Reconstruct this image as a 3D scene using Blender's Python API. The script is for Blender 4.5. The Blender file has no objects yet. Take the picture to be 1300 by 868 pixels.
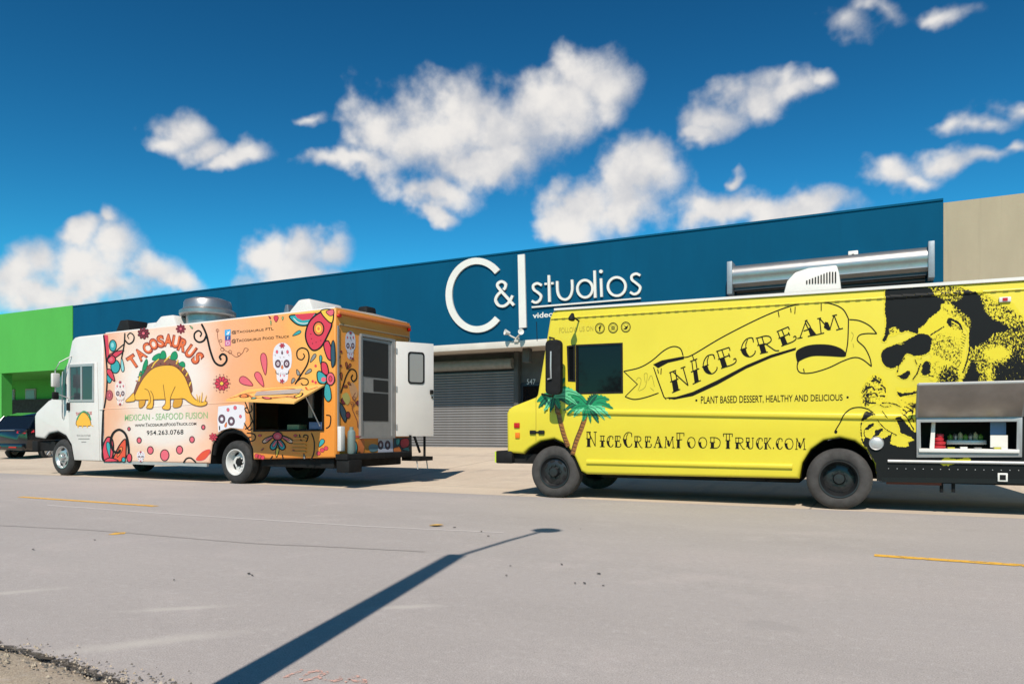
import bpy, bmesh, math, random
import numpy as np
from mathutils import Vector, Matrix
from mathutils.geometry import tessellate_polygon
random.seed(7)
R = math.radians
scene = bpy.context.scene
col = scene.collection

# ------------------------------------------------------------------ camera
F_PX, CX, HZ, CAM_H, YAW = 941.0, 650.0, 547.0, 1.0, R(27)
cam_d = bpy.data.cameras.new('camera')
cam = bpy.data.objects.new('camera', cam_d); col.objects.link(cam)
cam.location = (0, 0, CAM_H); cam.rotation_euler = (R(90), 0, YAW)
cam_d.sensor_width = 36; cam_d.lens = 36 * F_PX / 1300; cam_d.shift_y = (HZ - 434) / 1300
cam_d.clip_end = 3000
scene.camera = cam
FWD = Vector((-math.sin(YAW), math.cos(YAW), 0)); RIGHT = Vector((math.cos(YAW), math.sin(YAW), 0))

# ------------------------------------------------------------------ light and exposure
SUN_EL = R(48)
SKY_TINT = (1.6, 6.2, 5.1)
SH = Vector((-0.26, 0.965, 0)).normalized()            # where shadows point on the ground
scene.view_settings.view_transform = 'Standard'; scene.view_settings.look = 'None'
scene.view_settings.exposure = 0.25; scene.view_settings.gamma = 1
sun_d = bpy.data.lights.new('sun', 'SUN'); sun_d.energy = 5.0; sun_d.angle = R(0.45); sun_d.color = (1, 0.905, 0.80)
sun = bpy.data.objects.new('sun', sun_d); col.objects.link(sun)
sun_dir = Vector((SH.x * math.cos(SUN_EL), SH.y * math.cos(SUN_EL), -math.sin(SUN_EL)))
sun.rotation_euler = sun_dir.to_track_quat('-Z', 'Y').to_euler(); sun.location = (0, -20, 30)

def srgb(r, g, b, k=1.0):
    f = lambda c: (c / 255 / 12.92 if c / 255 <= 0.04045 else ((c / 255 + 0.055) / 1.055) ** 2.4)
    return (f(r) * k, f(g) * k, f(b) * k, 1)

world = bpy.data.worlds.new('World'); scene.world = world; world.use_nodes = True
nt = world.node_tree; nt.nodes.clear()
def N(tree, kind, **kw):
    n = tree.nodes.new(kind)
    for k, v in kw.items():
        if k[0] == '_':
            key = k[1:]; n.inputs[int(key) if key.isdigit() else key.replace('__', ' ')].default_value = v
        else: setattr(n, k, v)
    return n
def M_(tree, op, a, b=None, c=None, clamp=False):
    n = tree.nodes.new('ShaderNodeMath'); n.operation = op; n.use_clamp = clamp
    for i, v in enumerate((a, b, c)):
        if v is None: continue
        if isinstance(v, (int, float)): n.inputs[i].default_value = v
        else: tree.links.new(v, n.inputs[i])
    return n.outputs[0]
def V_(tree, op, a, b=None, c=None):
    n = tree.nodes.new('ShaderNodeVectorMath'); n.operation = op
    for i, v in enumerate((a, b, c)):
        if v is None: continue
        if isinstance(v, (tuple, list, Vector)): n.inputs[i].default_value = tuple(v)
        else: tree.links.new(v, n.inputs[i])
    return n.outputs['Value'] if op in ('DOT_PRODUCT', 'LENGTH') else n.outputs[0]
def MR(tree, v, a, b, c=0.0, d=1.0, smooth=True):
    n = tree.nodes.new('ShaderNodeMapRange'); n.interpolation_type = 'SMOOTHSTEP' if smooth else 'LINEAR'
    tree.links.new(v, n.inputs[0])
    for i, x in enumerate((a, b, c, d)): n.inputs[i + 1].default_value = x
    return n.outputs[0]
def MIX(tree, f, a, b, mode='MIX'):
    n = tree.nodes.new('ShaderNodeMix'); n.data_type = 'RGBA'; n.blend_type = mode
    for i, v in ((0, f), (6, a), (7, b)):
        if isinstance(v, (int, float)): n.inputs[i].default_value = v
        elif isinstance(v, (tuple, list)): n.inputs[i].default_value = tuple(v)
        else: tree.links.new(v, n.inputs[i])
    return n.outputs[2]

sky = N(nt, 'ShaderNodeTexSky', sky_type='NISHITA', sun_disc=False)
sky.sun_elevation = SUN_EL; sky.sun_rotation = math.atan2(-SH.x, -SH.y); sky.air_density = 1.0; sky.dust_density = 0.25; sky.ozone_density = 3.5
gm = N(nt, 'ShaderNodeGamma', _Gamma=1.85); nt.links.new(V_(nt, 'MULTIPLY', sky.outputs[0], (0.25, 0.25, 0.25)), gm.inputs[0])      # deep polarised blue
skyc = V_(nt, 'MULTIPLY', gm.outputs[0], SKY_TINT)
tc = N(nt, 'ShaderNodeTexCoord'); d = tc.outputs['Generated']
df = M_(nt, 'MAXIMUM', V_(nt, 'DOT_PRODUCT', d, FWD), 0.08)
gx = M_(nt, 'DIVIDE', V_(nt, 'DOT_PRODUCT', d, RIGHT), df)
gy = M_(nt, 'DIVIDE', V_(nt, 'DOT_PRODUCT', d, (0, 0, 1)), df)
cmb = N(nt, 'ShaderNodeCombineXYZ'); nt.links.new(gx, cmb.inputs[0]); nt.links.new(gy, cmb.inputs[1])
p0 = cmb.outputs[0]
def noise(tree, vec, scale, detail, rough=0.5, dist=0.0, lac=2.0, out='Fac'):
    n = N(tree, 'ShaderNodeTexNoise', _Scale=scale, _Detail=detail, _Roughness=rough, _Distortion=dist, _Lacunarity=lac)
    tree.links.new(vec, n.inputs['Vector']); return n.outputs[0 if out == 'Fac' else 1]
nc = noise(nt, d, 11, 4, 0.5, out='Color')
warp = V_(nt, 'MULTIPLY_ADD', V_(nt, 'SUBTRACT', nc, (0.5, 0.5, 0.5)), (0.1, 0.1, 0), p0)
BL = [(475,165,44,48),(540,172,70,52),(592,150,52,50),(650,160,72,52),(702,135,58,46),(735,96,44,42),(765,115,36,44),(590,200,92,28),(450,208,62,14),(626,216,50,26),(560,246,46,20),(553,274,22,12),(655,200,36,24),
 (226,160,38,27),(206,172,34,20),(255,184,36,18),(308,190,36,19),(280,200,30,12),
 (16,345,50,38),(52,332,36,27),(118,296,24,16),(140,286,16,14),(152,312,36,32),(108,345,58,36),(192,345,40,26),(222,352,38,16),(40,372,62,22),(110,368,100,22),
 (340,332,36,27),(382,320,42,30),(425,312,30,24),(380,346,72,18),
 (905,152,40,26),(960,130,56,26),(1004,124,44,20),(1040,116,20,14),(893,172,26,14),
 (735,255,54,36),(798,228,54,42),(832,212,38,30),(718,282,40,26),(790,268,62,30),(903,264,60,28),(965,268,50,24),(1034,264,60,27),(930,226,15,10),
 (1140,214,34,24,.15),(1165,226,34,18,.25),(1202,206,44,19,.2),(1246,206,48,17,.25),(1288,200,30,14,.35),(1208,155,32,19,.35),(1246,160,48,18,.35),(1288,140,36,20,.35),
 (1070,38,44,26,.4),(1112,14,46,22,.4),(1190,18,60,20,.45),(394,150,30,18,.55)]
acc = None
for (u, v, rx, ry, *faint) in BL:
    a, b = (u - CX) / F_PX, (HZ - v) / F_PX; ix, iy = F_PX / rx, F_PX / ry
    ln = V_(nt, 'LENGTH', V_(nt, 'MULTIPLY_ADD', warp, (ix, iy, 0), (-a * ix, -b * iy, 0)))
    if faint: ln = M_(nt, 'ADD', ln, faint[0])
    acc = ln if acc is None else M_(nt, 'SMOOTH_MIN', acc, ln, 0.35)
dens = M_(nt, 'SUBTRACT', 1.22, acc)
n1 = noise(nt, d, 22, 6, 0.52)
dens = M_(nt, 'ADD', dens, M_(nt, 'MULTIPLY', M_(nt, 'SUBTRACT', n1, 0.5), 2.0))
front = MR(nt, V_(nt, 'DOT_PRODUCT', d, FWD), 0.55, 0.75)
gen = M_(nt, 'MULTIPLY', M_(nt, 'SUBTRACT', noise(nt, V_(nt, 'MULTIPLY', d, (1, 1, 2.2)), 3.1, 8, 0.55), 0.61), 9.0)
gen = M_(nt, 'SUBTRACT', gen, M_(nt, 'MULTIPLY', front, 9.0))
dens2 = M_(nt, 'ADD', M_(nt, 'MULTIPLY', dens, front), M_(nt, 'MULTIPLY', M_(nt, 'SUBTRACT', 1, front), -3.0))
dens2 = M_(nt, 'MAXIMUM', dens2, gen)
alpha = MR(nt, dens2, -0.15, 0.95)
n2 = noise(nt, V_(nt, 'ADD', d, (0.012, -0.006, 0.03)), 15, 6, 0.55)
core = M_(nt, 'ADD', M_(nt, 'MULTIPLY', dens2, 0.30), M_(nt, 'MULTIPLY', M_(nt, 'SUBTRACT', n2, 0.42), 2.2))
ccol = MIX(nt, MR(nt, core, -0.1, 0.75), srgb(205, 206, 210, 13.9), srgb(242, 238, 233, 13.9))
alpha = M_(nt, 'MULTIPLY', alpha, MR(nt, V_(nt, 'DOT_PRODUCT', d, (0, 0, 1)), 0.0, 0.06, 0.0, 0.97))
tot = MIX(nt, alpha, skyc, ccol)
bg = N(nt, 'ShaderNodeBackground', _Strength=0.061); nt.links.new(tot, bg.inputs[0])
wo = N(nt, 'ShaderNodeOutputWorld'); nt.links.new(bg.outputs[0], wo.inputs[0])
world.cycles.sampling_method = 'MANUAL'; world.cycles.sample_map_resolution = 512

# ------------------------------------------------------------------ helpers
def ray(u, v):
    return FWD + RIGHT * ((u - CX) / F_PX) + Vector((0, 0, (HZ - v) / F_PX))
CAM = Vector((0, 0, CAM_H))
def at_Y(u, v, Y):
    r = ray(u, v); return CAM + r * (Y / r.y)
def crop(ox, oy, s):
    return lambda *pts: [(ox + x / s, oy + y / s) for x, y in pts]

MATS = {}
def mat(name, color, rough=0.5, metal=0.0, spec=0.5, noise_amt=0.0, noise_scale=6.0, bump=0.0, bump_scale=60.0, coat=0.0, emit=None, trans=0.0, col2=None):
    if name in MATS: return MATS[name]
    m = bpy.data.materials.new(name); m.use_nodes = True; t = m.node_tree
    b = t.nodes['Principled BSDF']
    b.inputs['Base Color'].default_value = color; b.inputs['Roughness'].default_value = rough
    b.inputs['Metallic'].default_value = metal; b.inputs['Specular IOR Level'].default_value = spec
    b.inputs['Coat Weight'].default_value = coat; b.inputs['Transmission Weight'].default_value = trans
    if noise_amt or bump:
        tcn = t.nodes.new('ShaderNodeTexCoord')
    if noise_amt:
        f = noise(t, tcn.outputs['Object'], noise_scale, 6, 0.6)
        dark = col2 or tuple(c * (1 - noise_amt) for c in color[:3]) + (1,)
        t.links.new(MIX(t, MR(t, f, 0.3, 0.7), dark, color), b.inputs['Base Color'])
        t.links.new(MR(t, f, 0.2, 0.8, rough * 1.2, rough * 0.85), b.inputs['Roughness'])
    if bump:
        bn = N(t, 'ShaderNodeBump', _Strength=bump, _Distance=0.01)
        t.links.new(noise(t, tcn.outputs['Object'], bump_scale, 4, 0.6), bn.inputs['Height'])
        t.links.new(bn.outputs[0], b.inputs['Normal'])
    MATS[name] = m; return m

def offset_poly(poly, d):
    n = len(poly); out = []
    area = sum(poly[i][0] * poly[(i + 1) % n][1] - poly[(i + 1) % n][0] * poly[i][1] for i in range(n))
    s = 1 if area > 0 else -1
    for i in range(n):
        p0, p1, p2 = Vector(poly[i - 1]), Vector(poly[i]), Vector(poly[(i + 1) % n])
        e1 = (p1 - p0); e2 = (p2 - p1)
        e1 = e1.normalized() if e1.length > 1e-9 else Vector((1, 0)); e2 = e2.normalized() if e2.length > 1e-9 else e1
        n1 = Vector((-e1.y, e1.x)) * s; n2 = Vector((-e2.y, e2.x)) * s
        b = n1 + n2
        b = b / max(b.length_squared / 2, 0.5) if b.length > 1e-6 else n1
        q = p1 + b * d; out.append((q.x, q.y))
    return out

def smooth(pts, n=6, closed=False):
    P = [Vector(p) for p in pts]; out = []; L = len(P)
    rng = range(L if closed else L - 1)
    for i in rng:
        if closed: a, b, c, e = P[i - 1], P[i], P[(i + 1) % L], P[(i + 2) % L]
        else: a, b, c, e = P[max(i - 1, 0)], P[i], P[i + 1], P[min(i + 2, L - 1)]
        for k in range(n):
            t = k / n
            out.append(0.5 * ((2 * b) + (c - a) * t + (2 * a - 5 * b + 4 * c - e) * t * t + (3 * b - a - 3 * c + e) * t ** 3))
    if not closed: out.append(P[-1])
    return [(p.x, p.y) for p in out]

def set_parent(o, parent):
    if parent is not None: o.parent = parent

class MB:
    def __init__(s): s.v = []; s.f = []; s.m = []
    def add(s, verts, faces, m=0):
        k = len(s.v); s.v += [tuple(x) for x in verts]
        for f in faces: s.f.append(tuple(i + k for i in f)); s.m.append(m)
        return s
    def box(s, x0, x1, y0, y1, z0, z1, m=0):
        v = [(x, y, z) for z in (z0, z1) for y in (y0, y1) for x in (x0, x1)]
        return s.add(v, [(0, 2, 3, 1), (4, 5, 7, 6), (0, 1, 5, 4), (2, 6, 7, 3), (0, 4, 6, 2), (1, 3, 7, 5)], m)
    def prism(s, poly, axis, a0, a1, m=0, holes=(), cap0=True, cap1=True):
        """poly in the two other axes (x,z for axis y; y,z for axis x; x,y for axis z)"""
        def P(p, a): return {'y': (p[0], a, p[1]), 'x': (a, p[0], p[1]), 'z': (p[0], p[1], a)}[axis]
        loops = [list(poly)] + [list(h) for h in holes]
        flat = [p for l in loops for p in l]
        tris = tessellate_polygon([[Vector((p[0], p[1], 0)) for p in l] for l in loops])
        if cap0: s.add([P(p, a0) for p in flat], tris, m)
        if cap1: s.add([P(p, a1) for p in flat], [t[::-1] for t in tris], m)
        for l in loops:
            n = len(l)
            s.add([P(p, a0) for p in l] + [P(p, a1) for p in l], [(i, (i + 1) % n, n + (i + 1) % n, n + i) for i in range(n)], m)
        return s
    def lathe(s, prof, center, axis=(0, -1, 0), n=32, m=0, close=False):
        ax = Vector(axis).normalized(); u = ax.orthogonal().normalized(); w = ax.cross(u); c = Vector(center)
        V = []; k = len(prof)
        for i in range(n):
            a = 2 * math.pi * i / n
            for (r, h) in prof: V.append(c + ax * h + (u * math.cos(a) + w * math.sin(a)) * r)
        Fc = []
        for i in range(n):
            j = (i + 1) % n
            for q in range(k if close else k - 1):
                q2 = (q + 1) % k; Fc.append((i * k + q, i * k + q2, j * k + q2, j * k + q))
        return s.add(V, Fc, m)
    def cyl(s, p0, p1, r, n=10, m=0, r1=None):
        p0, p1 = Vector(p0), Vector(p1); L = (p1 - p0).length
        return s.lathe([(0.0001, 0), (r, 0), (r if r1 is None else r1, L), (0.0001, L)], p0, p1 - p0, n, m)
    def tube(s, pts, r, n=8, m=0):
        P = [Vector(p) for p in pts]; V = []; up = Vector((0.13, 0.31, 0.94))
        for i, p in enumerate(P):
            t = (P[min(i + 1, len(P) - 1)] - P[max(i - 1, 0)]).normalized()
            a = t.cross(up).normalized(); b = t.cross(a)
            for k in range(n): V.append(p + (a * math.cos(2 * math.pi * k / n) + b * math.sin(2 * math.pi * k / n)) * r)
        Fc = [(i * n + k, i * n + (k + 1) % n, (i + 1) * n + (k + 1) % n, (i + 1) * n + k) for i in range(len(P) - 1) for k in range(n)]
        Fc += [tuple(range(n)), tuple(range((len(P) - 1) * n, len(P) * n))]
        return s.add(V, Fc, m)
    def build(s, name, mats, parent=None, bevel=0.0, seg=2, smooth_ang=None, weld=False):
        if not isinstance(mats, (list, tuple)): mats = [mats]
        me = bpy.data.meshes.new(name); me.from_pydata(s.v, [], s.f)
        for mm in mats: me.materials.append(mm)
        me.polygons.foreach_set('material_index', s.m)
        bm = bmesh.new(); bm.from_mesh(me)
        if weld or bevel: bmesh.ops.remove_doubles(bm, verts=bm.verts, dist=1e-5)
        bmesh.ops.recalc_face_normals(bm, faces=bm.faces)
        if bevel:
            ed = [e for e in bm.edges if len(e.link_faces) == 2 and e.calc_face_angle(0) > R(25)]
            bmesh.ops.bevel(bm, geom=ed, offset=bevel, segments=seg, affect='EDGES', profile=0.5, clamp_overlap=True)
        bm.to_mesh(me); bm.free()
        if smooth_ang is not None or bevel:
            me.shade_smooth(); me.set_sharp_from_angle(angle=R(smooth_ang or 35))
        o = bpy.data.objects.new(name, me); col.objects.link(o); set_parent(o, parent)
        return o

def tag(o, label=None, cat=None, group=None, kind=None):
    for k, v in (('label', label), ('category', cat), ('group', group), ('kind', kind)):
        if v: o[k] = v
    return o
def empty(name, loc=(0, 0, 0), rz=0.0, label=None, cat=None, group=None):
    o = bpy.data.objects.new(name, None); col.objects.link(o); o.location = loc; o.rotation_euler = (0, 0, rz)
    o.empty_display_size = 0.2
    return tag(o, label, cat, group)
def copy_obj(o, parent, loc=None):
    c = o.copy(); col.objects.link(c); c.parent = parent
    if loc is not None: c.location = loc
    return c

def text_geo(s, bold=0.0, small_caps=0.0, spacing=1.0):
    cu = bpy.data.curves.new('t', 'FONT'); cu.body = s; cu.offset = bold; cu.space_character = spacing; cu.resolution_u = 4
    cu.fill_mode = 'FRONT'
    if small_caps:
        cu.small_caps_scale = small_caps
        for ch in cu.body_format: ch.use_small_caps = True
    o = bpy.data.objects.new('t', cu); col.objects.link(o)
    bpy.context.view_layer.update()
    me = o.evaluated_get(bpy.context.evaluated_depsgraph_get()).to_mesh()
    v = [(x.co.x, x.co.y) for x in me.vertices]; f = [tuple(p.vertices) for p in me.polygons]
    o.evaluated_get(bpy.context.evaluated_depsgraph_get()).to_mesh_clear()
    bpy.data.objects.remove(o); bpy.data.curves.remove(cu)
    xs = [p[0] for p in v]; ys = [p[1] for p in v]
    x0, x1, y0, y1 = min(xs), max(xs), min(ys), max(ys)
    return [((x - x0) / (x1 - x0), (y - y0) / (y1 - y0)) for x, y in v], f

def bil(q, s, t):
    return tuple(q[0][i] * (1 - s) * (1 - t) + q[1][i] * s * (1 - t) + q[2][i] * s * t + q[3][i] * (1 - s) * t for i in (0, 1))

class Decal:
    """flat print laid on a panel: shapes in panel coordinates, each a hair above the last"""
    def __init__(s, to_panel, to_3d, base=0.002, ribs=()):
        s.tp, s.t3, s.depth, s.ribs = to_panel, to_3d, base, ribs; s.v = []; s.f = []; s.mi = []; s.mats = []
    def mid(s, m):
        if m not in s.mats: s.mats.append(m)
        return s.mats.index(m)
    def _add(s, pts, faces, m, step=0.0002):
        s.depth += step; k = len(s.v)
        s.v += [(p[0], p[1], s.depth) for p in pts]; i = s.mid(m)
        for f in faces: s.f.append(tuple(a + k for a in f)); s.mi.append(i)
    def poly(s, px, m, holes=()):
        loops = [[s.tp(*p) for p in l] for l in [px] + list(holes)]
        tris = tessellate_polygon([[Vector((p[0], p[1], 0)) for p in l] for l in loops])
        s._add([p for l in loops for p in l], tris, m); return s
    def stroke(s, px, w, m, closed=False, w1=None):
        """w in pixels of the panel trace; optional end width"""
        P = [Vector(p) for p in px]; n = len(P); L = []; Rr = []
        for i in range(n):
            a = P[i - 1] if (closed or i) else P[i]; b = P[(i + 1) % n] if (closed or i < n - 1) else P[i]
            t = (b - a)
            t = t.normalized() if t.length > 1e-9 else Vector((1, 0))
            nn = Vector((-t.y, t.x)); f = i / max(n - 1, 1); ww = (w if w1 is None else w + (w1 - w) * f) / 2
            if not closed and n > 2 and i in (0, n - 1): ww *= 0.75
            L.append(s.tp(*(P[i] + nn * ww))); Rr.append(s.tp(*(P[i] - nn * ww)))
        fc = [(i, (i + 1) % n, n + (i + 1) % n, n + i) for i in range(n if closed else n - 1)]
        s._add(L + Rr, fc, m); return s
    def blob(s, px, fill, line, w=1.0, n=5, sm=True):
        q = smooth(px, n, True) if sm else px
        if fill is not None: s.poly(q, fill)
        if line is not None: s.stroke(q, w, line, True)
        return s
    def ell(s, c, rx, ry, fill, line=None, w=1.0, n=18, rot=0):
        ca, sa = math.cos(rot), math.sin(rot)
        q = [(c[0] + rx * math.cos(t) * ca - ry * math.sin(t) * sa, c[1] + rx * math.cos(t) * sa + ry * math.sin(t) * ca) for t in (2 * math.pi * i / n for i in range(n))]
        if fill is not None: s.poly(q, fill)
        if line is not None: s.stroke(q, w, line, True)
        return s
    def drop(s, tip, end, wid, fill, line, w=1.0):
        a, b = Vector(tip), Vector(end); t = (b - a); L = t.length; t /= L; n = Vector((-t.y, t.x)); q = []
        for i in range(17):
            th = math.pi * i / 16; x = L * (1 - math.cos(th)) / 2; q.append((x, wid / 2 * math.sin(th) ** 0.9 * (0.35 + 0.75 * x / L)))
        pts = [tuple(a + t * x + n * y) for x, y in q] + [tuple(a + t * x - n * y) for x, y in q[::-1][1:-1]]
        if fill is not None: s.poly(pts, fill)
        if line is not None: s.stroke(pts, w, line, True)
        return s
    def spiral(s, c, r0, r1, a0, turns, w, m, w1=None, n=26):
        s.stroke([(c[0] + (r0 + (r1 - r0) * i / n) * math.cos(a0 + turns * 2 * math.pi * i / n), c[1] + (r0 + (r1 - r0) * i / n) * math.sin(a0 + turns * 2 * math.pi * i / n)) for i in range(n + 1)], w, m, w1=w1); return s
    def text(s, string, quad, m, bold=0.0, small_caps=0.0, spacing=1.0):
        v, f = text_geo(string, bold, small_caps, spacing); q = [s.tp(*p) for p in quad]
        s._add([bil(q, a, b) for a, b in v], f, m); return s
    def build(s, name, parent=None):
        me = bpy.data.meshes.new(name); bm = bmesh.new(); vs = [bm.verts.new(v) for v in s.v]
        for f, i in zip(s.f, s.mi):
            try: fa = bm.faces.new([vs[k] for k in f]); fa.material_index = i
            except ValueError: pass
        for (fz, prof) in s.ribs:                      # follow the pressed ribs of the panel
            for h, _ in prof:
                x0, x1 = -3.0, 12.0; z0, z1 = fz(x0) + h, fz(x1) + h
                bmesh.ops.bisect_plane(bm, geom=bm.verts[:] + bm.edges[:] + bm.faces[:], plane_co=(x0, z0, 0), plane_no=Vector((-(z1 - z0), x1 - x0, 0)).normalized(), dist=1e-6)
        for v in bm.verts:
            e = 0.0
            for (fz, prof) in s.ribs:
                h = v.co.y - fz(v.co.x)
                for (h0, e0), (h1, e1) in zip(prof, prof[1:]):
                    if h0 <= h <= h1: e = max(e, e0 + (e1 - e0) * (h - h0) / (h1 - h0))
            v.co = s.t3(v.co.x, v.co.y, v.co.z + e)
        bmesh.ops.recalc_face_normals(bm, faces=bm.faces)
        bm.to_mesh(me); bm.free()
        for m in s.mats: me.materials.append(m)
        o = bpy.data.objects.new(name, me); col.objects.link(o); set_parent(o, parent); return o

class Root:
    """a truck's own frame: x along its near side, y into it, z up"""
    def __init__(s, loc, ang):
        s.loc = Vector(loc); s.c, s.s = math.cos(ang), math.sin(ang); s.ang = ang
    def loc_ray(s, u, v):
        r = ray(u, v); o = CAM - s.loc; f = lambda w: Vector((w.x * s.c + w.y * s.s, -w.x * s.s + w.y * s.c, w.z))
        return f(o), f(r)
    def side(s, u, v, y=0.0):
        o, r = s.loc_ray(u, v); k = (y - o.y) / r.y; p = o + r * k; return (p.x, p.z)
    def rear(s, u, v, x=0.0):
        o, r = s.loc_ray(u, v); k = (x - o.x) / r.x; p = o + r * k; return (p.y, p.z)

# ------------------------------------------------------------------ surface materials
ground_px = lambda u, v: (lambda p: (p.x, p.y))(CAM + ray(u, v) * (CAM_H / ((v - HZ) / F_PX)))
def surface(name, base, dark, light, scale=0.35, speck=0.35, rough=0.85, bump=0.25, extra=None):
    m = bpy.data.materials.new(name); m.use_nodes = True; t = m.node_tree; b = t.nodes['Principled BSDF']
    tcn = t.nodes.new('ShaderNodeTexCoord'); P = tcn.outputs['Object']
    big = noise(t, V_(t, 'MULTIPLY', P, (0.35, 1, 1)), scale, 6, 0.6)
    c = MIX(t, MR(t, big, 0.32, 0.7), dark, base)
    mid_ = noise(t, V_(t, 'ADD', P, (31, 7, 3)), scale * 5, 7, 0.65)
    c = MIX(t, M_(t, 'MULTIPLY', MR(t, mid_, 0.5, 0.75), 0.6), c, light)
    fine = noise(t, P, 140, 3, 0.8)
    c = MIX(t, speck, c, MIX(t, MR(t, fine, 0.3, 0.72), (0.12, 0.11, 0.105, 1), (0.62, 0.59, 0.56, 1)), 'OVERLAY')
    grit = noise(t, V_(t, 'ADD', P, (3, 17, 5)), 42, 4, 0.85)
    c = MIX(t, M_(t, 'MULTIPLY', MR(t, grit, 0.56, 0.72), 0.30), c, (0.26, 0.24, 0.225, 1)); c = MIX(t, M_(t, 'MULTIPLY', MR(t, grit, 0.44, 0.3), 0.25), c, (0.72, 0.67, 0.63, 1))
    gr2 = noise(t, V_(t, 'ADD', P, (13, 1, 8)), 19, 5, 0.8)
    c = MIX(t, M_(t, 'MULTIPLY', MR(t, gr2, 0.52, 0.66), 0.20), c, (0.24, 0.225, 0.215, 1)); c = MIX(t, M_(t, 'MULTIPLY', MR(t, gr2, 0.46, 0.34), 0.18), c, (0.75, 0.71, 0.68, 1))
    patch = noise(t, V_(t, 'MULTIPLY', V_(t, 'ADD', P, (9, 4, 1)), (0.5, 1.6, 1)), 1.3, 6, 0.62)
    c = MIX(t, M_(t, 'MULTIPLY', MR(t, patch, 0.5, 0.72), 0.22), c, (0.36, 0.33, 0.31, 1))
    if extra: c = extra(t, P, c)
    t.links.new(c, b.inputs['Base Color']); b.inputs['Roughness'].default_value = rough; b.inputs['Specular IOR Level'].default_value = 0.25
    bn = N(t, 'ShaderNodeBump', _Strength=bump * .55, _Distance=0.008); t.links.new(noise(t, P, 130, 4, 0.75), bn.inputs['Height']); t.links.new(bn.outputs[0], b.inputs['Normal'])
    return m
def streaks(t, P, c):
    # pale scuffs and tyre-polished bands running along the road, oil spots
    sp = N(t, 'ShaderNodeSeparateXYZ'); t.links.new(P, sp.inputs[0])
    for (yc, w, amt, cl) in ((4.4, 0.55, 0.16, (0.42, 0.385, 0.37, 1)), (8.2, 0.6, 0.14, (0.41, 0.375, 0.36, 1))):
        f = M_(t, 'MULTIPLY', MR(t, M_(t, 'ABSOLUTE', M_(t, 'SUBTRACT', sp.outputs[1], yc)), w, 0.0), amt)
        c = MIX(t, f, c, cl)
    for (ua, va, ub, vb, ry) in ((35, 832, 320, 800, .085), (150, 776, 300, 768, .05), (470, 772, 560, 768, .05), (-80, 760, 90, 745, .06)):
        (xa_, ya_), (xb_, yb_) = ground_px(ua, va), ground_px(ub, vb); L_ = math.hypot(xb_ - xa_, yb_ - ya_) / 2; ex, ey = (xb_ - xa_) / 2 / L_, (yb_ - ya_) / 2 / L_
        q_ = V_(t, 'SUBTRACT', P, ((xa_ + xb_) / 2, (ya_ + yb_) / 2, 0))
        al, ac_ = M_(t, 'DIVIDE', V_(t, 'DOT_PRODUCT', q_, (ex, ey, 0)), L_), M_(t, 'DIVIDE', V_(t, 'DOT_PRODUCT', q_, (-ey, ex, 0)), ry)
        ln = M_(t, 'SQRT', M_(t, 'ADD', M_(t, 'MULTIPLY', al, al), M_(t, 'MULTIPLY', ac_, ac_)))
        f = MR(t, M_(t, 'ADD', ln, M_(t, 'MULTIPLY', noise(t, P, 9, 4), 0.9)), 1.9, 0.4)
        c = MIX(t, M_(t, 'MULTIPLY', f, 0.5), c, (0.60, 0.56, 0.50, 1))
    oil = noise(t, V_(t, 'ADD', P, (5, 91, 2)), 1.9, 3, 0.5)
    c = MIX(t, M_(t, 'MULTIPLY', MR(t, oil, 0.66, 0.78), 0.25), c, (0.30, 0.28, 0.27, 1))
    return c
def slabs(t, P, c):
    sp = N(t, 'ShaderNodeSeparateXYZ'); t.links.new(P, sp.inputs[0])
    w = noise(t, P, 1.5, 3)
    for (o, per, off) in ((0, 4.2, 0.9), (1, 3.4, 2.1)):
        q = M_(t, 'PINGPONG', M_(t, 'ADD', M_(t, 'ADD', sp.outputs[o], off), M_(t, 'MULTIPLY', w, 0.03)), per / 2)
        c = MIX(t, M_(t, 'MULTIPLY', MR(t, q, 0.022, 0.008), 0.6), c, (0.13, 0.12, 0.105, 1))
    # tyre marks curving in from the road
    tr = noise(t, V_(t, 'MULTIPLY', P, (2.2, 0.35, 1)), 1.4, 5, 0.6)
    return MIX(t, M_(t, 'MULTIPLY', MR(t, tr, 0.52, 0.7), 0.4), c, (0.40, 0.35, 0.29, 1))
M_road = surface('worn_asphalt', (0.53, 0.495, 0.475, 1), (0.46, 0.43, 0.412, 1), (0.58, 0.545, 0.525, 1), 0.30, 0.5, extra=streaks)
M_conc = surface('pale_concrete', (0.70, 0.60, 0.48, 1), (0.61, 0.52, 0.41, 1), (0.76, 0.67, 0.55, 1), 0.5, 0.3, 0.9, 0.15, extra=slabs)
M_sand = surface('sandy_verge', (0.56, 0.49, 0.38, 1), (0.42, 0.36, 0.27, 1), (0.66, 0.59, 0.47, 1), 1.5, 0.6, 0.95, 0.7)
M_dirt = surface('dark_dirt', (0.14, 0.12, 0.09, 1), (0.08, 0.07, 0.055, 1), (0.22, 0.19, 0.15, 1), 4, 0.6, 0.95, 0.9)
M_ground = surface('ground_soil', (0.30, 0.28, 0.22, 1), (0.2, 0.2, 0.13, 1), (0.36, 0.33, 0.27, 1), 0.05, 0.3)

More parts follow.
